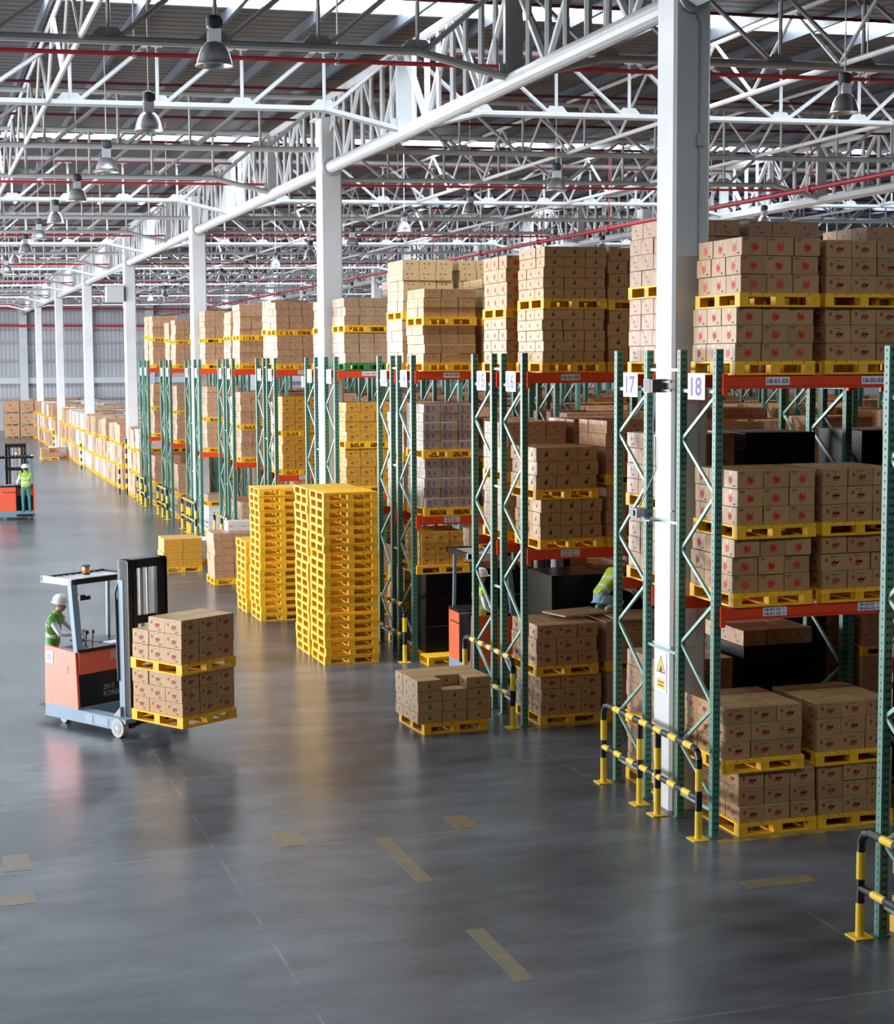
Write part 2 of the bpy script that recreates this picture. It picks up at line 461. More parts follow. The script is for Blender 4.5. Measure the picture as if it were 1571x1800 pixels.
# ================================================================== COLUMNS
CX0, CX1 = 0.045, 0.516
col_labels = ['tall white column standing between rack rows seventeen and eighteen',
 'white column between rack rows eleven and twelve behind the yellow pallet stacks',
 'white column between rack rows five and six', 'white column with striped guard posts at the end of the racks',
 'first white column standing in the bulk storage beyond the racks', 'second white column in the bulk storage beyond the racks',
 'third white column in the bulk storage beyond the racks']
pr = MB(); cp = .035
pr.cham(CX0-.28, CX1-.28, -.246, .246, 0, 10.62, cp)
cme = pr.mesh('support_column', M_WHITE)
cap = MB(); cap.box(-.33, .33, -.34, .34, 10.62, 10.66); capme = cap.mesh('cap_plate', M_WHITE)
cond = MB(); cond.tube((.09, -.262, 2.1), (.09, -.262, 9.3), .014, 8); cond.tube((.09,-.262,9.3),(-.02,-.262,9.55),.014,8); cond.tube((-.02,-.262,9.55),(-.02,-.262,10.6),.014,8)
cond.box(.05,.13,-.29,-.246,7.9,8.05)
for k in range(7):
    y = 1.363 + S*k
    root = thing('support_column', col_labels[k], 'column', (0.28, y, 0))
    link('shaft', cme, root); link('cap_plate', capme, root)
    if k == 0: cond.build('cable_conduit', M_LGREY, root)
    # anchor collar
    j = MB(); j.box(-.24, .24, -.25, .25, 1.98, 2.0); j.box(-.24, .24, -.25, .25, 3.62, 3.64); j.build('joint_band', M_LGREY, root)
# second column line, to the right, far enough down to be seen
for k in range(1, 7):
    y = 1.363 + S*k
    o = link('support_column', cme, None, (JX[1], y, 0))
    tag(o, 'white column of the next column line, rising behind the racks on the right', 'column', 'columns of the second line')

# fire warning sign on the first column, facing the aisle
root = thing('warning_sign', 'white warning plate with yellow flame triangle on the nearest white column', 'sign', (0.043, 1.37, 1.66))
s_ = MB(); s_.box(-.004, 0, -.15, .15, -.24, .24); s_.build('sign_plate', M_SIGN, root)
s_ = MB()
def tri(c, r, x): return [(x, c[0]-r*math.cos(PI/6), c[1]-r/2), (x, c[0]+r*math.cos(PI/6), c[1]-r/2), (x, c[0], c[1]+r)]
s_.poly(tri((0, .06), .145, -.005), 0); s_.build('triangle_border', M_DINK, root)
s_ = MB(); s_.poly(tri((0, .06), .118, -.0055), 0)
s_.quad((-.0055,-.11,-.205),(-.0055,.11,-.205),(-.0055,.11,-.09),(-.0055,-.11,-.09)); s_.build('yellow_panel', M_SYEL, root)
s_ = MB(); s_.poly([(-.006,-.03,-.0),(-.006,.03,0),(-.006,.04,.035),(-.006,.012,.05),(-.006,.0,.10),(-.006,-.018,.06),(-.006,-.04,.03)])
s_.quad((-.006,-.085,-.135),(-.006,.085,-.135),(-.006,.085,-.12),(-.006,-.085,-.12)); s_.quad((-.006,-.085,-.175),(-.006,.085,-.175),(-.006,.085,-.16),(-.006,-.085,-.16))
s_.build('flame_symbol', M_DINK, root)
# boxes on the column
root = thing('junction_box', 'grey electrical box clamped to the tall white column beside sign 18', 'electrical box', (0.0, 1.36, 5.11))
s_ = MB(); s_.box(-.13, .045, .02, .19, -.08, .08); s_.build('housing', M_LGREY, root)
s_ = MB(); s_.box(-.135, -.13, -.0, .17, -.075, .075); s_.box(-.132,.045,-.07,.02,-.075,.075); s_.build('cover', M_DGREY, root)
s_ = MB(); s_.bar((-.04,-.07,.05),(-.04,-.38,.05),.02,.02); s_.bar((-.04,-.07,-.05),(-.04,-.38,-.05),.02,.02); s_.build('clamp_arm', M_BLACK, root)
s_ = MB(); s_.tube((-.03,.12,-.08),(-.02,.14,-.9),.008,6); s_.build('cable', M_GREY, root)
root = thing('scanner_bracket', 'small grey sensor bracket on the tall white column at mid height', 'sensor', (0.0, 1.55, 3.5))
s_ = MB(); s_.box(-.1,.045,-.12,.1,-.02,.0); s_.box(-.12,.045,.2,.42,.0,.11); s_.bar((-.04,.1,-.01),(-.06,.3,.05),.04,.03); s_.build('bracket', M_GREY, root)
s_ = MB(); s_.box(-.14,-.12,.26,.38,.02,.09); s_.build('lens', M_BLACK, root)
s_ = MB(); s_.tube((-.05,.3,.1),(.03,-.02,.6),.008,6); s_.tube((.03,-.02,.6),(.03,0,1.0),.008,6); s_.build('cable', M_GREY, root)
s_ = MB(); s_.box(-.35,.35,-.3,.3,-.32,.32)
root = thing('unit_heater', 'grey metal cabinet hung on the column beyond the racks', 'cabinet', (-.35, 1.363+S*3-.1, 8.3))
s_.build('casing', M_LGREY, root); s_ = MB(); s_.box(.35,.44,-.25,.25,-.28,.28); s_.build('grille', M_DGREY, root)

# ================================================================== ROOF STEEL
ZC = lambda x: 9.995 + SL*(x if x < 30 else 60-x)     # bottom chord
ZT = lambda x: ZC(x) + 1.12                            # top chord
def panel_nodes(xa, xb):
    """panel points of the transverse trusses"""
    L = []
    lines = [-15.24] + JX + [62.3]
    for a, c in zip(lines[:-1], lines[1:]):
        for k in range(0, 5): L.append(a + 1.5*k)
        L.append((a+c)/2)
        for k in range(4, 0, -1): L.append(c - 1.5*k)
    return [x for x in L if xa <= x <= xb], lines
def transverse(k, detail):
    y = YT + B3*k
    xa, xb = -9.6, min(61.0, view_right_x(y) + 2.5)
    oncol = (k % 3 == 0)
    nodes, lines = panel_nodes(xa, xb)
    lines = [l for l in lines if xa < l < xb]
    where = ['over the nearest column','first','second'][0]
    names = {0:'nearest', 1:'first', 2:'second', 3:'third', 4:'fourth', 5:'fifth', 6:'sixth', 7:'seventh', 8:'eighth', 9:'ninth', 10:'tenth'}
    if k == 0: lab = 'white roof truss meeting the nearest tall column near its top'
    elif k <= 6: lab = 'white tubular roof truss spanning across, %s beyond the nearest column' % names[k]
    else: lab = 'white roof truss far down the hall among many alike'
    bot = MB(); top = MB(); single = MB()
    R = .062
    def seg(mb, p, q, r=R, n=8): mb.tube(p, q, r, n)
    # bottom chord pieces
    pts = [xa] + [n for n in nodes] + [xb]
    B = bot if detail else single; T = top if detail else single
    cur = xa
    for l in lines:
        if oncol:
            seg(B, (cur, y, ZC(cur)), (l-.24, y, ZC(l))); cur = l+.24
        else:
            seg(B, (cur, y, ZC(cur)), (l-1.5, y, ZC(l-1.5)))
            seg(B, (l-1.5, y, ZC(l-1.5)), (l-.1, y, 9.66 + (ZC(l)-ZC(0))))
            seg(B, (l+.1, y, 9.66 + (ZC(l)-ZC(0))), (l+1.5, y, ZC(l+1.5))); cur = l+1.5
    seg(B, (cur, y, ZC(cur)), (xb, y, ZC(xb)))
    seg(T, (xa, y, ZT(xa)), (30 if xb > 30 else xb, y, ZT(min(30, xb))))
    if xb > 30: seg(T, (30, y, ZT(30)), (xb, y, ZT(xb)))
    root = None
    if detail:
        root = thing('roof_truss', lab, 'roof truss', (0, 0, 0))
        bot.build('bottom_chord', M_TRUSS, root); top.build('top_chord', M_TRUSS, root)
    alll = [-15.24] + JX + [62.3]
    def nearest(x): return min(alll, key=lambda l: abs(l-x))
    g = MB()
    for i, x in enumerate(nodes):
        l = nearest(x)
        if abs(x-l) > .01:
            if detail:
                v = MB(); v.tube((x, y, ZC(x)), (x, y, ZT(x)), .034, 6); v.build('vertical_member', M_TRUSS, root)
                G = g
            else:
                single.tube((x, y, ZC(x)), (x, y, ZT(x)), .034, 4); G = single
            if k <= 9:
                for zz_, hh_, ww_ in ((ZC(x)+.03, .14, .26), (ZT(x)-.03, -.10, .18)):
                    GG = MB() if detail else single
                    q_ = [(x-ww_, zz_), (x+ww_, zz_), (x+ww_*.5, zz_+hh_), (x-ww_*.5, zz_+hh_)]
                    GG.prism_ax(q_, y-.008, y+.008, 'y')
                    if detail: GG.build('gusset_plate', M_TRUSS, root)
            if False:
                G.prism_ax([(x-.26, ZC(x)+.03), (x+.26, ZC(x)+.03), (x+.12, ZC(x)+.17), (x-.12, ZC(x)+.17)], y-.008, y+.008, 'y')
                G.prism_ax([(x-.18, ZT(x)-.03), (x+.18, ZT(x)-.03), (x+.10, ZT(x)-.13), (x-.10, ZT(x)-.13)], y-.008, y+.008, 'y')
        if i+1 < len(nodes):
            x2 = nodes[i+1]; mid = (x+x2)/2; l = nearest(mid)
            if mid < l: p, q = (x+.1, y, ZC(x)), (x2-.05, y, ZT(x2))
            else: p, q = (x+.05, y, ZT(x)), (x2-.1, y, ZC(x2))
            if detail:
                v = MB(); v.tube(p, q, .042, 6); v.build('diagonal_member', M_TRUSS, root)
            else: single.tube(p, q, .042, 4)
    if detail:
        if g.v: g.build('gusset_plates', M_TRUSS, root)
    else:
        o = single.build('roof_truss', M_TRUSS); tag(o, lab, 'roof truss', 'far roof trusses' if k > 6 else None)
for k in range(0, 21): transverse(k, k <= 5)

def jack(X, k, detail, lab, group=None):
    """longitudinal truss carried from column to column"""
    y0 = YT + S*k; y1 = y0 + S
    dz = SL*X
    single = MB()
    root = thing('girder_truss', lab, 'roof truss') if detail else None
    if group and root: root['group'] = group
    def put(nm, f):
        if detail:
            m = MB(); f(m); m.build(nm, M_TRUSS, root, smooth=False)
        else: f(single)
    put('bottom_chord', lambda m: (m.tube((X, y0+.25, 9.61+dz), (X, y1-.25, 9.61+dz), .135, 14 if detail else 6), m.tube((X,y0+.25,9.61+dz),(X,y0+.30,9.61+dz),.2,12), m.tube((X,y1-.30,9.61+dz),(X,y1-.25,9.61+dz),.2,12)))
    put('top_chord', lambda m: m.tube((X, y0, 11.1+dz), (X, y1, 11.1+dz), .09, 8 if detail else 5))
    for i in (1, 2):
        yy = y0 + B3*i
        put('main_post', lambda m, yy=yy: (m.box(X-.14, X+.14, yy-.05, yy+.05, 9.7+dz, 11.05+dz), m.box(X-.22,X+.22,yy-.012,yy+.012,9.7+dz,9.86+dz)))
    n = 12
    st = S/n
    for i in range(n):
        ya = y0 + st*i
        if i % 4 and i:
            put('vertical_member', lambda m, ya=ya: m.tube((X, ya, 9.7+dz), (X, ya, 11.05+dz), .058, 6))
        p, q = ((X, ya+.12, 11.05+dz), (X, ya+st-.1, 9.7+dz)) if i % 2 == 0 else ((X, ya+.1, 9.7+dz), (X, ya+st-.12, 11.05+dz))
        if i in (0,): p = (X, ya+.1, 11.05+dz)
        put('diagonal_member', lambda m, p=p, q=q: m.tube(p, q, .062, 6))
        ym = ya + st/2
        put('vertical_member', lambda m, ya=ym: m.tube((X-.02, ya, 9.7+dz), (X-.02, ya, 11.05+dz), .05, 6))
    # inclined hanger from the column head up to the roof
    for s in (1, -1):
        yy = y0 if s > 0 else y1
        put('knee_brace', lambda m, yy=yy, s=s: m.tube((X, yy+s*.25, 10.4+dz), (X, yy+s*1.3, 11.1+dz), .05, 6))
    if not detail:
        o = single.build('girder_truss', M_TRUSS); tag(o, lab, 'roof truss', group)
jl = {-1:'white girder truss on a thick pipe passing over the camera side of the nearest column', 0:'white girder truss on a thick pipe between the nearest and second columns',
 1:'white girder truss on a thick pipe between the second and third columns', 2:'white girder truss on a thick pipe between the third and fourth columns'}
for k in range(-1, 7):
    jack(JX[0], k, k in (0, 1, 2), jl.get(k, 'white girder truss on a thick pipe over the columns in bulk storage'), None if k < 3 else 'far girder trusses over the main column line')
for k in range(1, 7): jack(JX[1], k, False, 'white girder truss on a thick pipe over the second column line on the right', 'girder trusses of the second column line')
for k in range(3, 7): jack(JX[2], k, False, 'white girder truss far off over the third column line', 'girder trusses of the third column line')

# longitudinal bracing between the trusses (a tube with zigzag lacing)
def bracing(X, k0, k1, lab):
    dz = SL*X
    root = thing('lacing_brace', lab, 'roof bracing')
    m = MB(); m.tube((X, YT+B3*k0, 10.03+dz), (X, YT+B3*k1, 10.03+dz), .045, 8); m.build('bottom_tube', M_TRUSS, root)
    m = MB(); m.tube((X, YT+B3*k0, 11.15+dz), (X, YT+B3*k1, 11.15+dz), .04, 6); m.build('top_tube', M_TRUSS, root)
    z = MB(); i = 0; st = B3/2; y = YT+B3*k0
    while y < YT+B3*k1 - .1:
        if y - YT < B3*6:
            for a, c in (((X, y, 10.03+dz), (X, y+st/2, 11.15+dz)), ((X, y+st/2, 11.15+dz), (X, y+st, 10.03+dz))):
                t = MB(); t.tube(a, c, .032, 6); t.build('lacing_member', M_TRUSS, root)
        else:
            z.tube((X, y, 10.03+dz), (X, y+st/2, 11.15+dz), .032, 4); z.tube((X, y+st/2, 11.15+dz), (X, y+st, 10.03+dz), .032, 4)
        y += st
    if z.v: tag(z.build('far_lacing', M_TRUSS, root))
bracing(-6.1, -1, 21, 'long zigzag roof bracing at the far left of the hall')
bracing(5.85, -1, 21, 'long zigzag roof bracing over the racks right of the nearest column')
bracing(10.6, 1, 21, 'long zigzag roof bracing one line further right above the racks')
bracing(21.4, 3, 21, 'long zigzag roof bracing beyond the second column line')
# purlins
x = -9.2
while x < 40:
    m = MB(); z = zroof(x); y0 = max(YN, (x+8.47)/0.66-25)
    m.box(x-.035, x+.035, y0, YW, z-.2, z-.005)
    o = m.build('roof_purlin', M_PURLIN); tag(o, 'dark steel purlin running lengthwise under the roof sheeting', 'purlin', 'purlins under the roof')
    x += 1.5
# sprinkler and fire pipes across the hall
def xpipe(y, z, r, m, lab, xa=-9.5, group=None, drops=True):
    xb = min(61, view_right_x(y)+2)
    root = thing('sprinkler_pipe', lab, 'pipe', (0,0,0), 0, group)
    p_ = MB(); p_.tube((xa, y, z+SL*xa), (min(xb,30), y, z+SL*min(xb,30)), r, 8)
    if xb > 30: p_.tube((30, y, z+SL*30), (xb, y, z+SL*(60-xb)), r, 8)
    p_.build('pipe_run', m, root)
    if drops:
        xx = xa+1.2
        while xx < min(xb, 30):
            h = MB(); h.tube((xx, y, z+SL*xx), (xx, y, zroof(xx)), .012, 5); h.box(xx-.03, xx+.03, y-.03, y+.03, z+SL*xx-r-.02, z+SL*xx+r+.02); xx += 3.0
            h.build('hanger_rod', M_LGREY, root)
for i, k in enumerate((0, 1, 2, 3, 4, 5, 6)):
    y = 7.75 + S*k
    xpipe(y, 9.91, .034, M_RED, ['bright red pipe crossing under the nearest roof truss', 'red pipe crossing near the fourth roof truss', 'red pipe crossing beyond the third column'][k] if k < 3 else 'small red pipe crossing far down the hall', group=None if k < 3 else 'far red pipes', drops=(k < 3))
k = 0
y = 4.0
while y < 118:
    xpipe(y, 11.0, .03, M_DRED, 'thin dark red sprinkler pipe crossing close under the roof', group='dark red sprinkler pipes', drops=False); y += 2.92*1.5
# red mains running lengthwise
for X, z, y0, lab in ((11.4, 9.35, 6, 'long red main pipe running lengthwise over the racks at the right'),):
    p_ = MB(); p_.tube((X, y0, z), (X, YW-1, z), .06, 8)
    yy = y0
    while yy < YW-2: p_.box(X-.085, X+.085, yy-.06, yy+.06, z-.085, z+.085); p_.tube((X,yy,z),(X,yy,zroof(X)),.012,5); yy += 5.84
    o = p_.build('fire_main', mat('main_red', (0.26, 0.012, 0.02), 0.5)); tag(o, lab, 'pipe')

# pendant lamps
lr = thing('pendant_lamp', 'temporary label of the lamp', 'lamp', (0,0,0))
m = MB(); m.tube((0,0,.36),(0,0,2.16),.011,6); m.build('hanging_rod', M_LGREY, lr)
m = MB(); m.lathe([(.05,.38),(.085,.365),(.095,.34),(.095,.25),(.075,.22),(.05,.20)], 16); 
for i in range(8):
    t = PI*i/4; m.box(.085*math.cos(t)-.008, .085*math.cos(t)+.02, .085*math.sin(t)-.012, .085*math.sin(t)+.012, .25, .34)
m.build('ballast_housing', mat('lamp_ballast', (.035,.045,.05), .4), lr)
m = MB(); m.lathe([(.055,.20),(.06,.12),(.06,.06)], 12)
for s in (-1,1): m.box(-.075, .075, s*.06-.006, s*.06+.006, .04, .22)
m.build('lamp_socket', M_ALU, lr)
m = MB(); m.lathe([(.06,.07),(.10,.055),(.145,.01),(.18,-.06),(.205,-.14),(.215,-.20),(.232,-.215),(.222,-.217),(.205,-.205),(.195,-.14),(.17,-.06),(.135,.0),(.09,.045),(.05,.058)], 28, cap=False)
m.build('reflector_shade', M_ALU, lr, smooth=True)
m = MB(); m.lathe([(.0,.02),(.04,.0),(.045,-.06),(.03,-.11),(.0,-.12)], 12, cap=False); m.build('bulb', mat('bulb_glass', (.7,.7,.72), .1), lr, smooth=True)
kids(lr)
first = True
def lamp(x, y, lab, grp=None):
    global first
    z = 9.25 + SL*x
    if first: lr.location = (x, y, z); lr['label'] = lab; first = False; o = lr
    else: o = dup(lr, (x, y, z), label=lab)
    if grp: o['group'] = grp
    elif 'group' in o: del o['group']
nm = ['first','second','third','fourth','fifth']
for k in range(0, 18):
    y = 3.46 + 5.80*k
    lamp(-4.9, y, 'bell-shaped high bay lamp, %s in the left row from the camera' % nm[k] if k < 5 else 'small bell-shaped lamp far down the left lamp row', None if k < 5 else 'far lamps of the left row')
for k in range(0, 16):
    y = 5.67 + 5.90*k
    if k == 1: continue
    lamp(5.03, y, 'bell-shaped high bay lamp, %s in the lamp row over the racks' % nm[k] if k < 5 else 'small bell-shaped lamp far down the row over the racks', None if k < 5 else 'far lamps over the racks')
for k in range(0, 12):
    y = 26.5 + 5.9*k
    lamp(15.0, y, 'bell-shaped lamp of the right-hand row, nearest one above the cartons' if k == 0 else 'small bell-shaped lamp in the distant right-hand row', None if k == 0 else 'far lamps of the right row')

# ================================================================== PALLETS
PW, PD, PH = 1.0, 1.1, 0.155
def pallet_meshes(m):
    t = MB()
    n = 7; g = .012; w_ = (PW-g*(n-1))/n
    for i in range(n): t.box(-PW/2+i*(w_+g), -PW/2+i*(w_+g)+w_, -PD/2, PD/2, .13, .155)
    for y in (-PD/2, -.06, PD/2-.12): t.box(-PW/2, PW/2, y, y+.12, .112, .13)
    top = t.mesh('top_deck', m)
    t = MB()
    for y in (-PD/2, -.06, PD/2-.12): t.box(-PW/2, PW/2, y, y+.12, .0, .022)
    for x_ in (-PW/2, -.06, PW/2-.12): t.box(x_, x_+.12, -PD/2+.12, -.06, 0, .022); t.box(x_, x_+.12, .06, PD/2-.12, 0, .022)
    bot = t.mesh('bottom_deck', m)
    t = MB(); t.box(-.055, .055, -.06, .06, .022, .112); blk = t.mesh('block', m)
    return top, bot, blk
PM = {'y': pallet_meshes(M_YEL), 'g': pallet_meshes(M_GPAL), 'w': pallet_meshes(M_WOODP)}
def solid_pallet(key):
    top, bot, blk = PM[key]
    v = []; f = []
    def add(me, dx=0, dy=0):
        n = len(v); v.extend([(p.co.x+dx, p.co.y+dy, p.co.z) for p in me.vertices]); f.extend([tuple(n+i for i in p.vertices) for p in me.polygons])
    add(top); add(bot)
    for x_ in (-PW/2+.055, 0, PW/2-.055):
        for y in (-PD/2+.06, 0, PD/2-.06): add(blk, x_, y)
    me = bpy.data.meshes.new('pallet'); me.from_pydata(v, [], f); me.materials.append({'y':M_YEL,'g':M_GPAL,'w':M_WOODP}[key]); me.update()
    return me
PSOLID = {k: solid_pallet(k) for k in PM}
PALLETS = []   # (x, y, z, rz, key, label, group)
def put_pallet(x, y, z, rz, key, label, group=None): PALLETS.append((x, y, z, rz, key, label, group))

# ================================================================== CARTONS
CART = []      # dict entries
def face_print(m, kind, w_, h, o, u, v, ink, side):
    """decals on a face; o origin (lower left), u right unit, v up unit, outward offset already in o"""
    def P(a, c): return Vector(o) + Vector(u)*(a*w_) + Vector(v)*(c*h)
    def blob(cx, cy, rx, ry, n, mi, wob=0.0, rot=0.0):
        pts = []
        for i in range(n):
            t = 2*PI*i/n; r = 1 + wob*math.sin(3*t+1)
            pts.append(P(cx, cy) + Vector(u)*(rx*h*r*math.cos(t+rot)) + Vector(v)*(ry*h*r*math.sin(t+rot)))
        m.poly(pts, mi)
    def barr(a, c, ww, hh, mi, sk=0.0):
        m.poly([P(a, c), P(a, c)+Vector(u)*ww*h, P(a, c)+Vector(u)*(ww+sk)*h+Vector(v)*hh*h, P(a, c)+Vector(u)*sk*h+Vector(v)*hh*h], mi)
    if kind == 'apple':
        blob(.5, .43, .24, .20, 14, 1, .10)
        barr(.42, .58, .08, .13, 1, -.01); barr(.55, .60, .07, .16, 1, .10)
        barr(.42, .46, .26, .04, 0, 0); barr(.45, .36, .2, .03, 0, .05)
        if side: barr(.70, .10, .22, .10, 2)
        else: barr(.08, .86, .30, .045, 2); barr(.08, .79, .2, .03, 2)
    elif kind == 'dot':
        blob(.20, .62, .10, .12, 12, 1)
        barr(.40, .30, .12, .34, 1, .14); barr(.50, .26, .10, .30, 1, .12); barr(.38, .44, .48, .09, 1, .03); barr(.60, .34, .08, .26, 1, .1)
        barr(.34, .80, .45, .03, 2)
        if side: barr(.62, .12, .25, .08, 2)
    elif kind == 'leaf':
        blob(.5, .45, .15, .13, 9, 1, .2); barr(.45, .52, .1, .26, 1, .16); barr(.40, .35, .2, .09, 1, .1)
        barr(.66, .13, .28, .07, 2); barr(.06, .85, .28, .04, 2)
    elif kind == 'tiny':
        barr(.45, .20, .34, .08, 1); blob(.40, .58, .10, .10, 8, 1, .2); barr(.08, .86, .25, .04, 1)
    elif kind == 'blue':
        barr(.16, .28, .30, .48, 1); barr(.52, .3, .2, .4, 1); barr(.14, .12, .55, .06, 2)
    elif kind == 'oval':
        blob(.4, .45, .20, .12, 12, 1); barr(.62, .62, .35, .06, 1); barr(.62, .45, .30, .05, 1); barr(.1, .12, .6, .05, 1); barr(.1,.85,.7,.03,2)
    elif kind == 'vert':
        blob(.3, .62, .1, .09, 8, 1, .2); barr(.52, .56, .22, .12, 1); barr(.3,.15,.16,.1,1)
    elif kind == 'line':
        barr(.1, .46, .42, .06, 1); barr(.66, .5, .2, .04, 1)
KINDS = {  # body material, front print, ink, second ink, spoken look
 'A': (C_KRAFT, 'apple', I_RED, I_DARK, 'red-apple carton'),
 'B': (C_KRAFT, 'dot', I_DRED, I_DARK, 'red-dot carton'),
 'C': (C_KRAFT, 'leaf', I_DARK, I_BRN, 'dark-print carton'),
 'D': (C_GREYB, 'blue', I_BLUE, I_DARK, 'blue-print carton'),
 'E': (C_ORNG, 'oval', I_BRN, I_BRN, 'orange-yellow carton'),
 'G': (C_KRAFT, 'leaf', I_GRN, I_BRN, 'green-print carton'),
 'P': (C_ROSE, 'tiny', I_BRN, I_BRN, 'plain brown carton'),
 'R': (C_KRAFT, 'vert', I_RED, I_BRN, 'red-print carton'),
 'Y': (C_TAN, 'vert', I_BRN, I_BRN, 'tan carton'),
 'W': (C_WRAP, 'line', I_BRN, I_BRN, 'film-wrapped carton'),
 'L': (C_WHT, 'line', I_BRN, I_BRN, 'white carton'),
 'K': (C_BLK, 'none', I_BRN, I_BRN, 'black-wrapped carton'),
 'O': (C_ORNG, 'line', I_BRN, I_BRN, 'large orange-brown carton'),
}
CM = {}
def carton_geo(kind, w_, d, h):
    key = (kind, round(w_,3), round(d,3), round(h,3))
    if key in CM: return CM[key]
    body, pr_, ink, ink2, _ = KINDS[kind]
    m = MB(); g = .005
    x0, x1, y0, y1, z0, z1 = -w_/2+g, w_/2-g, -d/2+g, d/2-g, 0.0, h-.003
    c = .004
    # slightly bevelled box: 3 crossing slabs give soft-looking edges
    n = len(m.v)
    for z, e in ((z0, c), (z0+c, 0), (z1-c, 0), (z1, c)):
        m.v += [(x0+e,y0+e,z),(x1-e,y0+e,z),(x1-e,y1-e,z),(x0+e,y1-e,z)]
    m.f.append((n+3,n+2,n+1,n)); m.m.append(0)
    m.f.append((n+12,n+13,n+14,n+15)); m.m.append(0)
    for a in range(3):
        for i in range(4):
            j = (i+1) % 4
            m.f.append((n+a*4+i, n+a*4+j, n+a*4+4+j, n+a*4+4+i)); m.m.append(0)
    if pr_ != 'none':
        e = .0012
        face_print(m, pr_, w_-2*g, h, (x0, y0-e, 0), (1,0,0), (0,0,1), ink, False)
        face_print(m, pr_, d-2*g, h, (x0-e, y1, 0), (0,-1,0), (0,0,1), ink, True)
        m.quad((x0+c, -.02, z1+.0006), (x1-c, -.02, z1+.0006), (x1-c, .02, z1+.0006), (x0+c, .02, z1+.0006), 3)
        m.quad((x0-.0008, .02, z1-.07), (x0-.0008, -.02, z1-.07), (x0-.0008, -.02, z1-c), (x0-.0008, .02, z1-c), 3)
    me = m.mesh('carton', [body, ink, ink2, C_TAPE])
    CM[key] = (me, m)
    return CM[key]
LAYN = {1:['only'], 2:['lower','upper'], 3:['bottom','middle','top']}
def layname(k, n):
    if n in LAYN: return LAYN[n][k]
    return 'top' if k == n-1 else ORD[k]
def load(x, y, z, kind, layers, lh, where, rz=0.0, key='y', nx=3, ny=3, w_=.98, d=1.06, skip=(), topvis=False, vis=True, pallet=True, plabel=None, jit=1.0, back=False, pgroup=None, cgroup=None, fill=False):
    """one palletised load; (x, y) is the near left corner of the pallet, rz its turn. Returns its top height."""
    ca, sa = math.cos(rz), math.sin(rz)
    def W_(a, c): return (x + a*ca - c*sa, y + a*sa + c*ca)
    px, py = W_(PW/2, PD/2)
    if pallet:
        put_pallet(px, py, z, rz, key, plabel or ('%s pallet under the %s' % ({'y':'yellow','g':'green','w':'wooden'}[key], where)), pgroup)
    zz = z + (PH if pallet else 0)
    bw, bd = w_/nx, d/ny
    look = KINDS[kind][4]
    cols = {3:['left','centre','right'], 2:['left','right'], 4:['left','second','third','right'], 1:['whole']}[nx]
    for k in range(layers):
        sx = random.uniform(-.012, .012)*jit; sy = random.uniform(-.012, .012)*jit
        for i in range(nx):
            for j in range(ny):
                if (i, j, k) in skip: continue
                if 0 < i < nx-1 and 0 < j < ny-1 and k < layers-1 and not fill: continue
                front = (j == 0) ; left = (i == 0); top = (k == layers-1 and topvis)
                v = vis and (front or left or top)
                if back: v = vis and (left or top)
                c = W_((PW-w_)/2 + bw*(i+.5) + sx + random.uniform(-.006,.006)*jit, (PD-d)/2 + bd*(j+.5) + sy + random.uniform(-.006,.006)*jit)
                if front: pos = '%s front' % cols[i]
                elif left: pos = 'left side %s' % ['','second','third','fourth'][j]
                else: pos = '%s %s inward' % (cols[i], ['front','second','third','fourth'][j])
                lab = '%s, %s layer, %s, %s' % (look, layname(k, layers), pos, where)
                assert not vis or len(lab.split()) <= 16, lab
                CART.append(dict(p=(c[0], c[1], zz + lh*k), rz=rz + random.uniform(-.008,.008)*jit, kind=kind, dim=(bw, bd, lh), vis=v, label=lab, group=cgroup))
    return zz + lh*layers

# ---------------- rack geometry
D, GN, GW, AI = 0.9035, 0.44, 0.919, 3.434
ROWY = {}      # near face of the frame of each row
y = 0.0
pair = 17
wide = {17, 11, 5}
while pair >= 1:
    g = GW if pair in wide else GN
    ROWY[pair+1] = y - .09
    ROWY[pair] = y + D + g - .09
    y += 2*D + g + AI
    pair -= 2
ROWY[19] = -AI - D - .09
H_UP = 5.533
BAY = 2.75
Z1B, Z1T, Z2B, Z2T = 2.49, 2.63, 5.09, 5.235
# prototype frame (local y 0 .. .99, x 0 .. .09)
def upright_mesh():
    m = MB()
    # open channel: web towards the bay, two flanges
    m.box(0, .018, 0, .085, 0, H_UP); m.box(.018, .09, 0, .014, 0, H_UP); m.box(.018, .09, .071, .085, 0, H_UP)
    m.box(.074, .09, .014, .026, 0, H_UP); m.box(.074, .09, .059, .071, 0, H_UP)
    z = .08
    while z < H_UP-.05:
        for yy in (-.0012, .0862):
            for xx in (.034, .062):
                p = [(xx-.009, yy, z), (xx+.009, yy, z), (xx+.007, yy, z+.03), (xx-.007, yy, z+.03)]
                m.poly(p, 1)
        m.poly([(-.0012,.05,z),(-.0012,.035,z),(-.0012,.035,z+.022),(-.0012,.05,z+.022)], 1)
        z += .075
    return m.mesh('upright', [M_GREEN, M_HOLE])
UPM = upright_mesh()
bp_ = MB(); bp_.box(-.03, .12, -.02, .105, 0, .012); BPM = bp_.mesh('base_plate', M_GREEN)
nodes_z = [0.43, 0.90, 1.49, 2.10, 2.68, 3.21, 3.90, 4.50, 5.02]
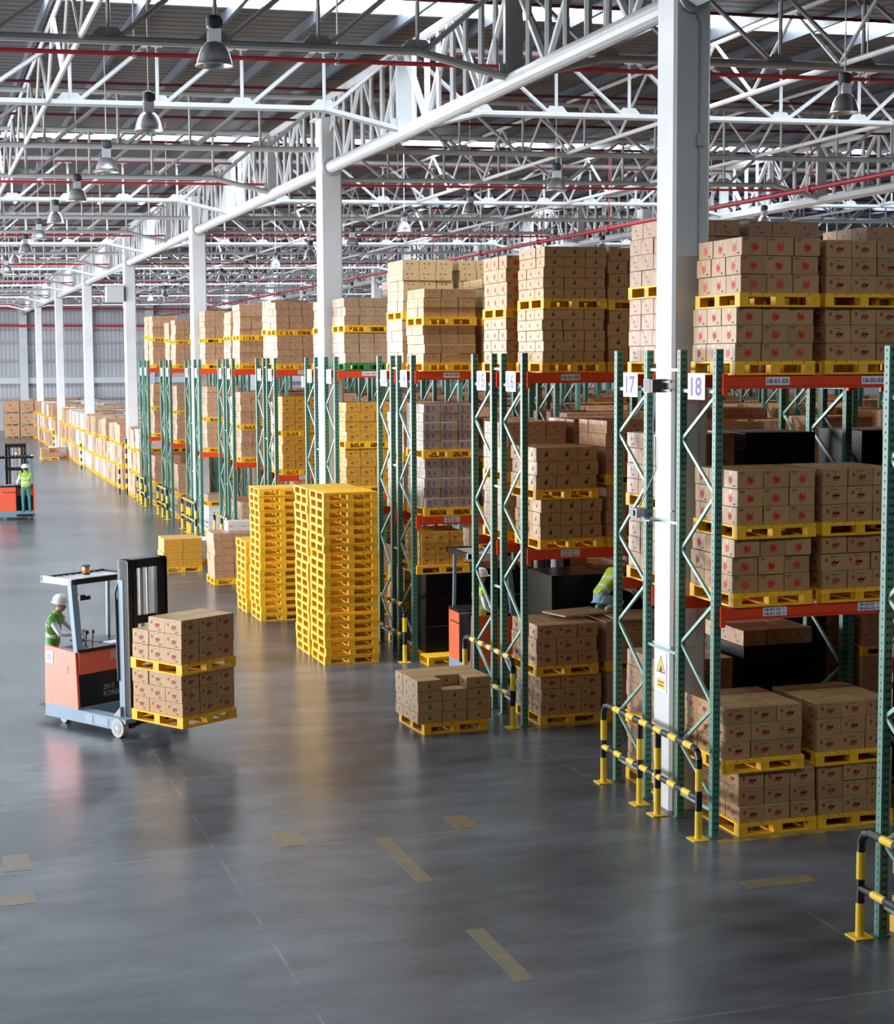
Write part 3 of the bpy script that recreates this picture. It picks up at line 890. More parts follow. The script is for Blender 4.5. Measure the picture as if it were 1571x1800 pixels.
def frame_proto():
    r = thing('upright_frame', 'temporary label of the frame', 'rack frame')
    for yy in (0, D):
        u = link('upright', UPM, r, (0, yy, 0)); link('base_plate', BPM, u)
    for z in (.30, 5.06):
        m = MB(); m.bar((.045, .08, z), (.045, D, z), .03, .04); m.build('horizontal_brace', M_GALV, r)
    for i in range(len(nodes_z)-1):
        a, c = nodes_z[i], nodes_z[i+1]
        ya, yb = (.07, D+.015) if i % 2 == 0 else (D+.015, .07)
        m = MB(); m.bar((.045, ya, a), (.045, yb, c), .03, .038); m.build('diagonal_brace', M_GALV, r)
    return kids(r)
FP = frame_proto()
used_fp = [False]
NTH = ['first', 'second', 'third', 'fourth', 'fifth', 'sixth', 'seventh', 'eighth']
FSOLID = []
def frame_solid():
    V = []; F = []; MI = []
    def rec(o, M):
        M = M @ o.matrix_local
        if o.data:
            n = len(V); V.extend([tuple(M @ v.co) for v in o.data.vertices])
            for p in o.data.polygons:
                F.append(tuple(n+i for i in p.vertices)); MI.append(1 if o.name.split('.')[0] in ('diagonal_brace', 'horizontal_brace') else 0)
        for c in CHILDREN.get(o, []): rec(c, M)
    bpy.context.view_layer.update()
    for c in CHILDREN[FP]: rec(c, Matrix())
    me = bpy.data.meshes.new('upright_frame'); me.from_pydata(V, [], F); me.materials.append(M_GREEN); me.materials.append(M_GALV)
    me.polygons.foreach_set('material_index', MI); me.update(); return me
FSOLID.append(frame_solid())
def frame(row, bay):
    where = '%s frame in' % NTH[bay]
    words = {1:'one',2:'two',3:'three',4:'four',5:'five',6:'six',7:'seven',8:'eight',9:'nine',10:'ten',11:'eleven',12:'twelve',13:'thirteen',14:'fourteen',15:'fifteen',16:'sixteen',17:'seventeen',18:'eighteen',19:'nineteen'}
    if bay == 0: lab = 'green perforated end frame of rack row %s, braced with diagonals' % words[row]
    else: lab = 'green %s rack row %s, counted from the aisle end' % (where, words[row])
    loc = (BAY*bay, ROWY[row], 0)
    if bay > 2 or (bay > 0 and row < 13): return tag(link('upright_frame', FSOLID[0], None, loc), lab, 'rack frame')
    if not used_fp[0]:
        used_fp[0] = True; FP.location = loc; tag(FP, lab); r = FP
    else: r = dup(FP, loc, label=lab)
    return r
sign_p = MB(); sign_p.box(-.004, 0, -.215, .215, -.15, .15); SIGNP = sign_p.mesh('number_sign', M_SIGN)
def digits(row):
    me = text_mesh(str(row), .27 if row > 9 else .13, .215, M_INK, 'sign_digits')
    for v in me.vertices:
        x_, y_, z_ = v.co; v.co = (-.0055, -x_, z_)
    return me
BAYS = {19: 1, 18: 3, 17: 4, 16: 4, 15: 5, 14: 5, 13: 5, 12: 6, 11: 6, 10: 7, 9: 7, 8: 7, 7: 7, 6: 7, 5: 7, 4: 6, 3: 6, 2: 5, 1: 5}
WORDS = ['','one','two','three','four','five','six','seven','eight','nine','ten','eleven','twelve','thirteen','fourteen','fifteen','sixteen','seventeen','eighteen','nineteen']
bm_ = {}
def beam_mesh(L):
    m = MB()
    m.box(.075, L+.015, -.045, -.0, .03, .145); m.box(.075, L+.015, -.040, 0, 0, .03)
    m.box(.075, L+.015, -.02, .005, .10, .150)
    for x_ in (.075-.012, L-.0): m.box(x_, x_+.055, -.05, -.0, -.07, .17)
    return m.mesh('rack_beam', M_BEAM)
BEAM = beam_mesh(BAY)
lbl = MB(); lbl.box(-.15, .15, -.0015, 0, -.045, .045); LBLM = lbl.mesh('location_label', M_SIGN)
for row in range(19, 0, -1):
    y0 = ROWY[row]
    for b_ in range(BAYS[row]+1):
        fr = frame(row, b_)
        if b_ == 0:
            s_ = link('number_sign', SIGNP, fr, (-.006, .47, 5.115))
            if row != 19: link('sign_digits', digits(row), s_)
        if row == 19 and b_ == 0: pass
    for b_ in range(BAYS[row]):
        for lv, z in ((0, Z1B), (1, Z2B)):
            for side in (0, 1):
                front = (side == 0) == (row % 2 == 0)
                yy = y0 if side == 0 else y0 + D + .085
                o = link('rack_beam', BEAM, None, (BAY*b_, yy if side == 0 else yy, z), 0)
                if side == 1:
                    o.location = (BAY*b_ + BAY + .09, yy, z); o.rotation_euler = (0, 0, PI)
                lab = 'orange-red %s rack beam, %s, row %s, %s bay' % (['lower', 'upper'][lv], 'camera side' if side == 0 else 'far side', WORDS[row], NTH[b_])
                tag(o, lab, 'rack beam')
                if side == 0 and row % 2 == 0 and b_ == 0 and row >= 10:
                    for q, xx in enumerate((.74, 1.96)):
                        l_ = link('location_label', LBLM, o, (xx, -.0465, .085))
                        l_.scale = (1, 1, 1) if lv else (1, 1, 1.15)
                        if lv: t1 = text_mesh('%d-0%d-03' % (row, q+1), .26, .05, M_DINK, 'label_text'); t_ = link('label_text', t1, l_, (0, -.003, 0))
                        else:
                            t1 = text_mesh('%d-0%d-01 ^\n%d-0%d-02 >' % (row, q+1, row, q+1), .26, .072, M_DINK, 'label_text'); t_ = link('label_text', t1, l_, (0, -.003, 0))
kids(FP)

def spacer(row_near, row_far, y0_, y1_):
    m = MB(); m.bar((0, 0, 0), (0, y1_-y0_, 0), .03, .035); me = m.mesh('row_spacer', M_GALV)
    for q, z in enumerate((1.95, 3.5, 5.3)):
        o = link('row_spacer', me, None, (.045, y0_, z)); tag(o, 'thin %s tie bar joining the end frames of rows %s and %s' % (['lower', 'middle', 'upper'][q], WORDS[row_far], WORDS[row_near]), 'tie bar')
for r_ in range(18, 0, -2): spacer(r_, r_-1, ROWY[r_]+D+.085, ROWY[r_-1])
# ---------------- loads of the racks
def stackp(x, y, z, specs, where, **kw):
    """loads one on the other"""
    n = len(specs)
    for i, sp in enumerate(specs):
        kind, layers, lh = sp[:3]
        opt = sp[3] if len(sp) > 3 else {}
        nm_ = where if n == 1 else '%s load, %s' % (['lower', 'upper', 'topmost'][i] if n < 4 else ['lowest', 'second', 'third', 'top'][i], where)
        k2 = dict(kw); k2.update({a: c for a, c in opt.items() if a not in ('dx', 'dy')})
        z = load(x + opt.get('dx', 0) + (random.uniform(-.02, .02) if i else 0), y + opt.get('dy', 0), z, kind, layers, lh, nm_, **k2)
    return z
LVN = ['floor level', 'middle shelf', 'top shelf']
def place(row, bay, slot, lvl, specs, dx=0.0, **kw):
    z = [0.0, Z1T+.008, Z2T+.008][lvl]
    x = BAY*bay + .21 + 1.115*slot + dx
    even = row % 2 == 0
    y = ROWY[row] - (.06 if even else .05)
    idx = bay*2 + slot
    nth = ['first', 'second', 'third', 'fourth', 'fifth', 'sixth', 'seventh', 'eighth', 'ninth', 'tenth', 'eleventh', 'twelfth', 'thirteenth', 'fourteenth'][idx]
    where = '%s row %s, %s stack' % (LVN[lvl], WORDS[row], nth)
    return stackp(x, y, z, specs, where, back=not even, topvis=kw.pop('topvis', lvl < 2), **kw)
A3 = ('A', 3, .200); B3_ = ('B', 3, .200); Pk = lambda n, h: ('P', n, h)
# row 18
place(18, 0, 0, 0, [('B', 3, .195, dict(dx=.10)), ('B', 3, .200, dict(dx=-.06))])
place(18, 0, 1, 0, [('B', 3, .195), ('B', 3, .195, dict(dx=-.03))])
place(18, 0, 0, 1, [('A', 3, .205, dict(dx=.0)), ('A', 3, .205, dict(dx=.03))])
place(18, 0, 1, 1, [('B', 3, .205), ('B', 3, .205)])
place(18, 0, 0, 2, [('A', 3, .200, dict(dx=-.01)), ('A', 3, .205, dict(dx=.02))])
place(18, 0, 1, 2, [('B', 3, .200), ('B', 3, .200)])
# row 17 (its front faces away)
place(17, 0, 0, 0, [('P', 3, .20), ('P', 4, .20)])
place(17, 0, 1, 0, [('K', 2, .84, dict(nx=1, ny=1)), ('P', 1, .20, dict(pallet=False))])
place(17, 0, 0, 1, [('P', 4, .195), ('P', 4, .195)])
place(17, 0, 1, 1, [('K', 2, .86, dict(nx=1, ny=1))])
place(17, 0, 0, 2, [('P', 4, .195), ('P', 4, .195)])
place(17, 0, 1, 2, [('P', 4, .195), ('P', 4, .195)])
# row 16
place(16, 0, 0, 0, [('B', 3, .195, dict(dx=.05)), ('B', 3, .205)])
place(16, 0, 1, 0, [('P', 3, .20), ('P', 3, .20)])
place(16, 0, 0, 1, [('C', 3, .195, dict(dx=.05)), ('C', 3, .205, dict(dx=-.03))])
place(16, 0, 1, 1, [('P', 4, .195), ('P', 4, .20)])
place(16, 0, 0, 2, [('C', 5, .155, dict(dx=.08)), ('C', 5, .150, dict(dx=.10))])
place(16, 0, 1, 2, [('C', 4, .19), ('C', 4, .19)])
# row 15
place(15, 0, 0, 0, [('K', 2, .95, dict(nx=1, ny=1, dx=.75))])
place(15, 0, 1, 0, [('K', 2, .95, dict(nx=1, ny=1, dx=.65))])
place(15, 0, 0, 1, [('P', 4, .19), ('P', 4, .19)])
place(15, 0, 1, 1, [('P', 4, .19), ('P', 4, .20)])
place(15, 0, 0, 2, [('A', 4, .17), ('A', 4, .20)])
place(15, 0, 1, 2, [('A', 4, .17), ('A', 4, .18)])
# row 14
place(14, 0, 0, 0, [('K', 3, .48, dict(nx=1, ny=1)), ('E', 3, .205, dict(dx=-.16, w_=.80))])
place(14, 0, 1, 0, [('K', 3, .5, dict(nx=1, ny=1))])
place(14, 0, 0, 1, [('D', 5, .178, dict(dx=.0)), ('D', 5, .165, dict(dx=-.03))])
place(14, 0, 1, 1, [('D', 4, .18), ('P', 4, .18)])
place(14, 0, 0, 2, [('R', 4, .165), ('R', 3, .168)])
place(14, 0, 1, 2, [('R', 4, .165), ('Y', 4, .17)])
# row 13
place(13, 0, 0, 0, [('P', 3, .20), ('E', 3, .2)])
place(13, 0, 0, 1, [('P', 4, .19), ('P', 4, .19)])
place(13, 0, 0, 2, [('Y', 4, .20), ('Y', 5, .19)], dx=-.0)
place(13, 0, 1, 2, [('Y', 4, .20), ('Y', 5, .19)])
# row 12
place(12, 0, 0, 0, [('P', 3, .20), ('W', 3, .2)])
place(12, 0, 0, 1, [('E', 4, .20), ('E', 4, .205)])
place(12, 0, 1, 1, [('E', 4, .20), ('P', 4, .205)])
place(12, 0, 0, 2, [('W', 3, .215, dict(key='g')), ('W', 3, .19)])
place(12, 0, 1, 2, [('P', 3, .215), ('P', 5, .19)])
# row 11
place(11, 0, 0, 0, [('P', 3, .20), ('P', 3, .2)])
place(11, 0, 0, 1, [('P', 4, .20), ('P', 3, .205)])
place(11, 0, 0, 2, [('W', 3, .215), ('P', 3, .19)])
# row 10
place(10, 0, 0, 0, [('W', 3, .20), ('P', 3, .2)])
place(10, 0, 0, 1, [('E', 4, .20), ('E', 4, .21)], dx=-.05)
place(10, 0, 0, 2, [('P', 4, .17), ('P', 4, .165)], dx=-.15)
place(10, 0, 1, 2, [('P', 4, .17), ('P', 4, .165)])
# rows 9 to 1
spec = {9: [[('W', 3, .2), ('P', 3, .2)], [('P', 4, .18), ('P', 4, .19)], [('P', 4, .18), ('P', 4, .18)]],
        8: [[('L', 3, .2), ('W', 3, .2)], [('P', 4, .19), ('P', 5, .18)], [('P', 4, .16), ('P', 5, .17)]],
        7: [[('W', 3, .2), ('P', 3, .2)], [('P', 4, .19), ('P', 4, .19)], [('W', 4, .16), ('P', 4, .17)]],
        6: [[('L', 4, .2), ('W', 1, .2)], [('P', 4, .20), ('P', 5, .19)], [('P', 4, .16), ('P', 5, .17)]],
        5: [[('W', 3, .2)], [('P', 4, .19)], [('P', 4, .2), ('P', 4, .2)]],
        4: [[('W', 3, .2), ('P', 5, .2)], [('P', 5, .17), ('P', 5, .17)], [('P', 4, .17), ('P', 4, .17)]],
        3: [[('P', 3, .2)], [('P', 4, .19)], [('P', 4, .19), ('P', 3, .18)]],
        2: [[('W', 3, .2), ('P', 5, .2)], [('P', 5, .17), ('P', 5, .17)], [('P', 5, .17), ('P', 4, .2)]],
        1: [[('P', 3, .2), ('P', 3, .2)], [('P', 4, .19)], [('P', 5, .19), ('P', 4, .18)]]}
for row, lv in spec.items():
    for l, sp in enumerate(lv):
        place(row, 0, 0, l, sp)
        if l == 2: place(row, 0, 1, l, [('P', 3, .2), ('P', 3, .2)])
# deeper bays of the near rows
rr = random.Random(3)
for row in (18, 17, 16, 15, 14, 13):
    for b_ in (1, 2):
        for s_ in (0, 1):
            for l in (0, 1, 2):
                if row in (15, 16) and l == 0 and b_ == 1 and s_ == 0: continue
                if l < 2 and rr.random() < .08: continue
                kk = rr.choice(['P', 'C', 'P', 'W', 'K', 'P'] if row > 14 else ['P', 'C', 'P', 'W', 'E', 'P'])
                if row == 17 and l == 1: kk = 'K'
                n = rr.choice([3, 4]) if l < 2 else 4
                sp = [(kk, n, .19), (kk, 3 if l < 1 else 4, .19)]
                if kk == 'K': sp = [('K', 2, .86 if l < 2 else .7, dict(nx=1, ny=1))]
                place(row, b_, s_, l, sp, vis=(row in (16,) and b_ == 1))
for row in range(17, 0, -1):
    for b_ in range(1 if row < 13 else 3, BAYS[row]):
        for s_ in (0, 1):
            for l in (0, 1, 2):
                if rr.random() < .10: continue
                kk = rr.choice(['P', 'C', 'P', 'W', 'P', 'E'] if row > 8 else ['P', 'W', 'P'])
                sp = [(kk, 2, .38), (kk, 2, .36)]
                place(row, b_, s_, l, sp, vis=False, nx=2, ny=2)
place(19, 0, 0, 0, [('B', 3, .2)], topvis=False)
place(19, 0, 0, 1, [('Y', 3, .2)], topvis=False)

# ---------------- goods standing on the floor
WY = dict(plabel=None)
load(-1.555, 5.98, 0, 'G', 4, .160, 'floor pallet beside row sixteen', nx=3, ny=3, w_=1.16, d=.98, topvis=True, skip={(1,0,3)}, rz=.06, plabel='yellow pallet under the green-print cartons on the open floor', fill=True)
put_pallet(.62, 12.15-.35, 0, 0.03, 'y', 'empty yellow pallet lying on the floor in front of row fourteen')
load(-2.42, 26.2, 0, 'O', 4, .18, 'floor pallet at the forklift mast', nx=2, ny=2, topvis=True, w_=1.0, plabel='yellow pallet under the large orange-brown cartons on the floor')
load(-1.60, 23.4, 0, 'P', 6, .185, 'tall floor stack beside the pallet piles', nx=2, ny=3, topvis=True, plabel='yellow pallet under the tall brown carton stack on the floor')
load(-1.35, 23.55, PH+6*.185, 'L', 1, .24, 'on top of the tall brown stack', nx=2, ny=1, pallet=False, w_=.62, d=.5, topvis=True)
load(-.52, 22.40, 0, 'P', 5, .185, 'floor stack behind the tall brown one', nx=3, ny=3, topvis=True, plabel='yellow pallet behind the tall brown carton stack on the floor')
load(-1.3, 27.6, 0, 'L', 3, .17, 'floor pallet behind the orange-brown cartons', nx=2, ny=2, topvis=True, plabel='yellow pallet under white cartons behind the orange-brown ones')
# empty pallet piles
def pile(x, y, n, nm_):
    for i in range(n):
        put_pallet(x + PW/2 + random.uniform(-.014, .014), y + PD/2 + random.uniform(-.014, .014), i*PH, random.uniform(-.012, .012), 'y', 'yellow pallet, %s up in the %s' % (ORD[i], nm_))
pile(-1.59, 11.92, 20, 'near tall pile of empty pallets')
pile(-1.62, 13.06, 20, 'tall pile right behind the near tall pile')
pile(-1.665, 17.35, 18, 'middle tall pile left of the near ones')
pile(-1.72, 18.65, 10, 'short leftmost pile of empty pallets')
# bulk storage beyond the racks
rb = random.Random(11)
yy = 49.7
n = 0
while yy < 117:
    for c in range(0, 4):
        hgt = 3
        if c == 0 and rb.random() < .25: hgt = 2
        if 52.2 < yy < 54.6 and c == 0: continue
        if any(abs(yy+.5 - (1.363+S*q)) < .95 for q in (3,4,5,6)) and c == 0: continue
        z = 0
        for h_ in range(hgt):
            kk = rb.choice(['P', 'W', 'W', 'L', 'P', 'P'])
            z = load(-.02 + 1.15*c + rb.uniform(-.04, .04), yy + rb.uniform(-.03, .03), z, kk, 3, rb.choice([.25, .262, .27]), 'bulk storage', nx=2, ny=2, topvis=(h_ == hgt-1), vis=(c == 0 or h_ == hgt-1), plabel='yellow pallet under cartons stacked in the far bulk storage', pgroup='pallets in the bulk storage', cgroup='cartons in the bulk storage')
    yy += 1.19
for i, (x, y_, s_) in enumerate(((-1.55, 79.9, 'P'), (-.95, 81.6, 'L'))):
    load(x-.1, y_, 0, s_, 2, .25, '%s far floor pallet' % ['nearer', 'farther'][i], nx=2, ny=2, topvis=True, skip={(1,0,1)}, plabel='yellow pallet, %s of two loose ones before the bulk storage' % ['nearer','farther'][i])
for i, (x, y_) in enumerate(((-2.05, 109.8), (-.98, 109.8), (-2.05, 111.2), (-3.3, 112.5))):
    z = 0
    for h_ in range(3):
        z = load(x, y_, z, 'P', 1, .76, 'big box pile near the far wall', nx=1, ny=1, key='w', topvis=True, plabel='wooden pallet under a big box near the far wall', pgroup='wooden pallets near the far wall', cgroup='big boxes near the far wall')
# loose sheets and boards lying on loads
def slab(name, lab, cat, c, sx, sy, sz, rz, m, tilt=0.0):
    q = MB(); q.box(-sx/2, sx/2, -sy/2, sy/2, 0, sz)
    o = q.build(name, m, loc=c, rz=rz); o.rotation_euler = (tilt, 0, rz); tag(o, lab, cat)
slab('cardboard_sheet', 'flat cardboard sheet on the floor-level cartons of row sixteen', 'cardboard sheet', (1.15, 6.75, 1.56), .9, .6, .02, .25, C_TAN)
slab('cardboard_sheet', 'flat cardboard sheet under the crouching worker in row sixteen', 'cardboard sheet', (2.05, 6.35, 1.53), 1.1, .9, .02, -.1, C_TAN)

# ---------------- forklift load
ANG = math.radians(-58.0)
HX, HY = math.cos(ANG), math.sin(ANG)
NX_, NY_ = -HY, HX
LD = (-5.076, 5.839)
# local load frame: x along n (width), y along -h (towards mast)
rzl = math.atan2(NY_, NX_)
z = load(LD[0], LD[1], .376, 'B', 3, .195, 'lower load on truck forks', rz=rzl, w_=.98, d=1.06, topvis=False, plabel='yellow lower pallet held on the forks of the near reach truck')
load(LD[0], LD[1], z, 'B', 3, .205, 'upper load on the reach truck', rz=rzl, w_=.98, d=1.06, topvis=True, skip={(0,2,2),(1,2,2),(2,2,2)}, plabel='yellow upper pallet between the cartons carried by the near reach truck', fill=True)

# ---------------- instantiate pallets
def pscore(p):
    z = in_view((p[0], p[1], p[2]+.08))
    return z if z else 1e6 + (Vector(p[:3])-CAM_POS).length
PALLETS.sort(key=pscore)
BLK = [(x_, y_) for x_ in (-PW/2+.055, 0, PW/2-.055) for y_ in (-PD/2+.06, 0, PD/2-.06)]
protoP = {}
for i, (x, y, z, rz, key, lab, grp) in enumerate(PALLETS[:300]):
    near = i < 170
    if near:
        if key not in protoP:
            r = thing('pallet', 'temporary label of the pallet', 'pallet')
            link('top_deck', PM[key][0], r); link('bottom_deck', PM[key][1], r)
            for (bx, by) in BLK: link('block', PM[key][2], r, (bx, by, 0))
            kids(r); protoP[key] = r; r.location = (x, y, z); r.rotation_euler = (0, 0, rz); r['label'] = lab; o = r
            if grp: r['group'] = grp
        else: o = dup(protoP[key], (x, y, z), rz); 
        o['label'] = lab
        if grp: o['group'] = grp
        elif 'group' in o: del o['group']
    else:
        o = link('pallet', PSOLID[key], None, (x, y, z), rz); o['label'] = lab; o['category'] = 'pallet'
        if grp: o['group'] = grp
    if not (4 <= len(o['label'].split()) <= 16): raise Exception(o['label'])
def merged(name, items, mats_of):
    """items: (vertices, faces, material list, per-face index, matrix)"""
    V = []; F = []; MI = []; mats = []; mi_ = {}
    for vv, ff, ms, mm, loc, rz in items:
        n = len(V); ca, sa = math.cos(rz), math.sin(rz)
        V.extend([(loc[0]+p[0]*ca-p[1]*sa, loc[1]+p[0]*sa+p[1]*ca, loc[2]+p[2]) for p in vv])
        F.extend([tuple(n+i for i in f) for f in ff])
        for m in ms:
            if m not in mi_: mi_[m] = len(mats); mats.append(m)
        MI.extend([mi_[ms[k]] for k in mm])
    me = bpy.data.meshes.new(name); me.from_pydata(V, [], F)
    for m in mats: me.materials.append(m)
    me.polygons.foreach_set('material_index', MI); me.update()
    return link(name, me)
rest = []
for (x, y, z, rz, key, lab, grp) in PALLETS[300:]:
    me = PSOLID[key]
    rest.append(([tuple(v.co) for v in me.vertices], [tuple(p.vertices) for p in me.polygons], [me.materials[0]], [0]*len(me.polygons), (x, y, z), rz))
if rest:
    o = merged('pallets', rest, None); tag(o, 'many yellow pallets under the goods farthest down the hall', 'pallets', kind='stuff')
# ---------------- instantiate cartons
def cscore(c):
    if not c['vis']: return 1e9
    z = in_view((c['p'][0], c['p'][1], c['p'][2]+.08), 0.0)
    if not z: return 1e8
    return z
for c in CART: c['s'] = cscore(c)
CART.sort(key=lambda c: c['s'])
for c in CART[:300]:
    me, g = carton_geo(c['kind'], *c['dim'])
    o = link('carton', me, None, c['p'], c['rz'])
    lab = c['label']
    if len(lab.split()) > 16: raise Exception(lab)
    o['label'] = lab; o['category'] = 'carton'
    if c['group']: o['group'] = c['group']
items = []
for c in CART[300:]:
    me, g = carton_geo(c['kind'], *c['dim'])
    items.append((g.v, g.f, list(me.materials), g.m, c['p'], c['rz']))
o = merged('cartons', items, None); tag(o, 'stacked cartons filling the farther racks and the bulk storage', 'cartons', kind='stuff')
print('CARTONS', len(CART), 'PALLETS', len(PALLETS), 'farthest single carton', CART[299]['s'])

# ================================================================== GUARD RAILS
def striped(m, p, q, r, seg=.2, start=0, n=10):
    p = Vector(p); q = Vector(q); L = (q-p).length; k = max(1, round(L/seg)); 
    for i in range(k):
        m.tube(p.lerp(q, i/k), p.lerp(q, (i+1)/k), r, n, (i+start) % 2)
def guard(y0, posts, y1, lab, group=None, small=False, X=-.16):
    root = thing('guard_rail', lab, 'guard rail', (X, y0, 0), 0, group)
    L = y1-y0; r = .041; ht, hm = 1.03, .47; n = 8 if small else 12
    for i, py in enumerate(posts):
        m = MB(); end = i in (0, len(posts)-1)
        zt = ht-.12 if end else ht
        # yellow foot, black, yellow, black
        m.tube((0, py-y0, 0), (0, py-y0, .33), r, n, 0); m.tube((0, py-y0, .33), (0, py-y0, .56), r, n, 1)
        m.tube((0, py-y0, .56), (0, py-y0, .82), r, n, 0); m.tube((0, py-y0, .82), (0, py-y0, zt), r, n, 1)
        po = m.build('post', [M_SYEL, M_SBLK], root, smooth=False)
        bq = MB(); bq.box(-.1, .1, py-y0-.1, py-y0+.1, 0, .012); bq.build('foot_plate', M_SYEL, po)
    m = MB()
    # bends at both ends
    m.tube((0, 0, ht-.12), (0, .05, ht-.03), r, n, 1); m.tube((0, .05, ht-.03), (0, .15, ht), r, n, 1)
    m.tube((0, L, ht-.12), (0, L-.05, ht-.03), r, n, 1); m.tube((0, L-.05, ht-.03), (0, L-.15, ht), r, n, 1)
    striped(m, (0, .15, ht), (0, L-.15, ht), r, .2, 0, n)
    m.build('top_rail', [M_SYEL, M_SBLK], root)
    m = MB(); striped(m, (0, 0, hm), (0, L, hm), r*.95, .2, 1, n); m.build('mid_rail', [M_SYEL, M_SBLK], root)
guard(-.07, (-.07, 1.02, 1.53, 2.65), 2.65, 'striped guard rail around the nearest white column and racks seventeen and eighteen')
guard(6.05, (6.05, 8.30), 8.30, 'striped guard rail at the ends of rows fifteen and sixteen')
guard(11.75, (11.75, 13.95), 13.95, 'striped guard rail beside the near tall pallet pile, rows thirteen and fourteen')
guard(-5.75, (-5.75, -4.6, -3.45), -3.45, 'striped guard rail at the lower right corner of the view')
PY = {11: 'eleven and twelve', 9: 'nine and ten', 7: 'seven and eight', 5: 'five and six', 3: 'three and four', 1: 'one and two'}
for pr_, wds in PY.items():
    y0 = ROWY[pr_+1]+.02; y1 = ROWY[pr_]+D+.06
    ps = (y0, y0+(y1-y0)*.42, y0+(y1-y0)*.6, y1) if pr_ in wide else (y0, (y0+y1)/2, y1)
    guard(y0, ps, y1, 'striped guard rail at the ends of rows %s' % wds, small=True)
# striped guard posts round the column beyond the racks
def bollard(x, y, h, lab):
    m = MB(); striped(m, (0,0,0), (0,0,h), .05, .2, 1, 10); o = m.build('guard_post', [M_SYEL, M_SBLK], loc=(x, y, 0)); tag(o, lab, 'guard post')
yc = 1.363 + 3*S
bollard(-.05, yc-.42, 2.3, 'tall striped post left of the column at the end of the racks')
bollard(.62, yc-.42, 2.3, 'tall striped post right of the column at the end of the racks')
bollard(-.32, yc-.1, 1.2, 'short striped post beside the column at the end of the racks')
bollard(-.25, yc+S-.3, 1.5, 'striped post beside the first column in bulk storage')
bollard(-.25, yc+2*S-.3, 1.5, 'striped post beside the second column in bulk storage')
# rack end protectors (red plates) not counted as parts of the frames: warning plates at row 16 and 15
# floor paint
def mark(x0, x1, y0, y1, lab, m=M_MARK, h=.002, rz=0.0):
    q = MB(); q.box(-(x1-x0)/2, (x1-x0)/2, -(y1-y0)/2, (y1-y0)/2, 0, h); o = q.build('floor_marking', m, loc=((x0+x1)/2, (y0+y1)/2, 0), rz=rz); tag(o, lab, 'floor marking')
mark(.02, 8.4, -.30, -.17, 'worn yellow line on the floor along the front of row eighteen', M_LINE)
mark(.02, 8.4, ROWY[16]-.2, ROWY[16]-.1, 'worn yellow line on the floor along the front of row sixteen', M_LINE)
mark(-2.62, -2.34, 1.2, 1.75, 'short worn yellow mark on the open floor nearest the racks')
mark(-4.72, -4.38, 1.15, 1.75, 'short worn yellow mark near the middle of the open floor')
mark(-7.7, -7.42, 1.2, 1.8, 'short worn yellow mark at the left edge of the open floor')
mark(-3.63, -3.45, -.55, 1.15, 'long worn yellow dash in the middle of the open floor')
mark(-3.62, -3.44, -3.5, -2.1, 'long worn yellow dash nearest the camera')
mark(-.45, .35, -1.85, -1.6, 'worn brown smear on the floor beside the lower right guard rail')
mark(-7.95, -7.45, .05, .4, 'worn yellow corner mark at the left edge of the floor')

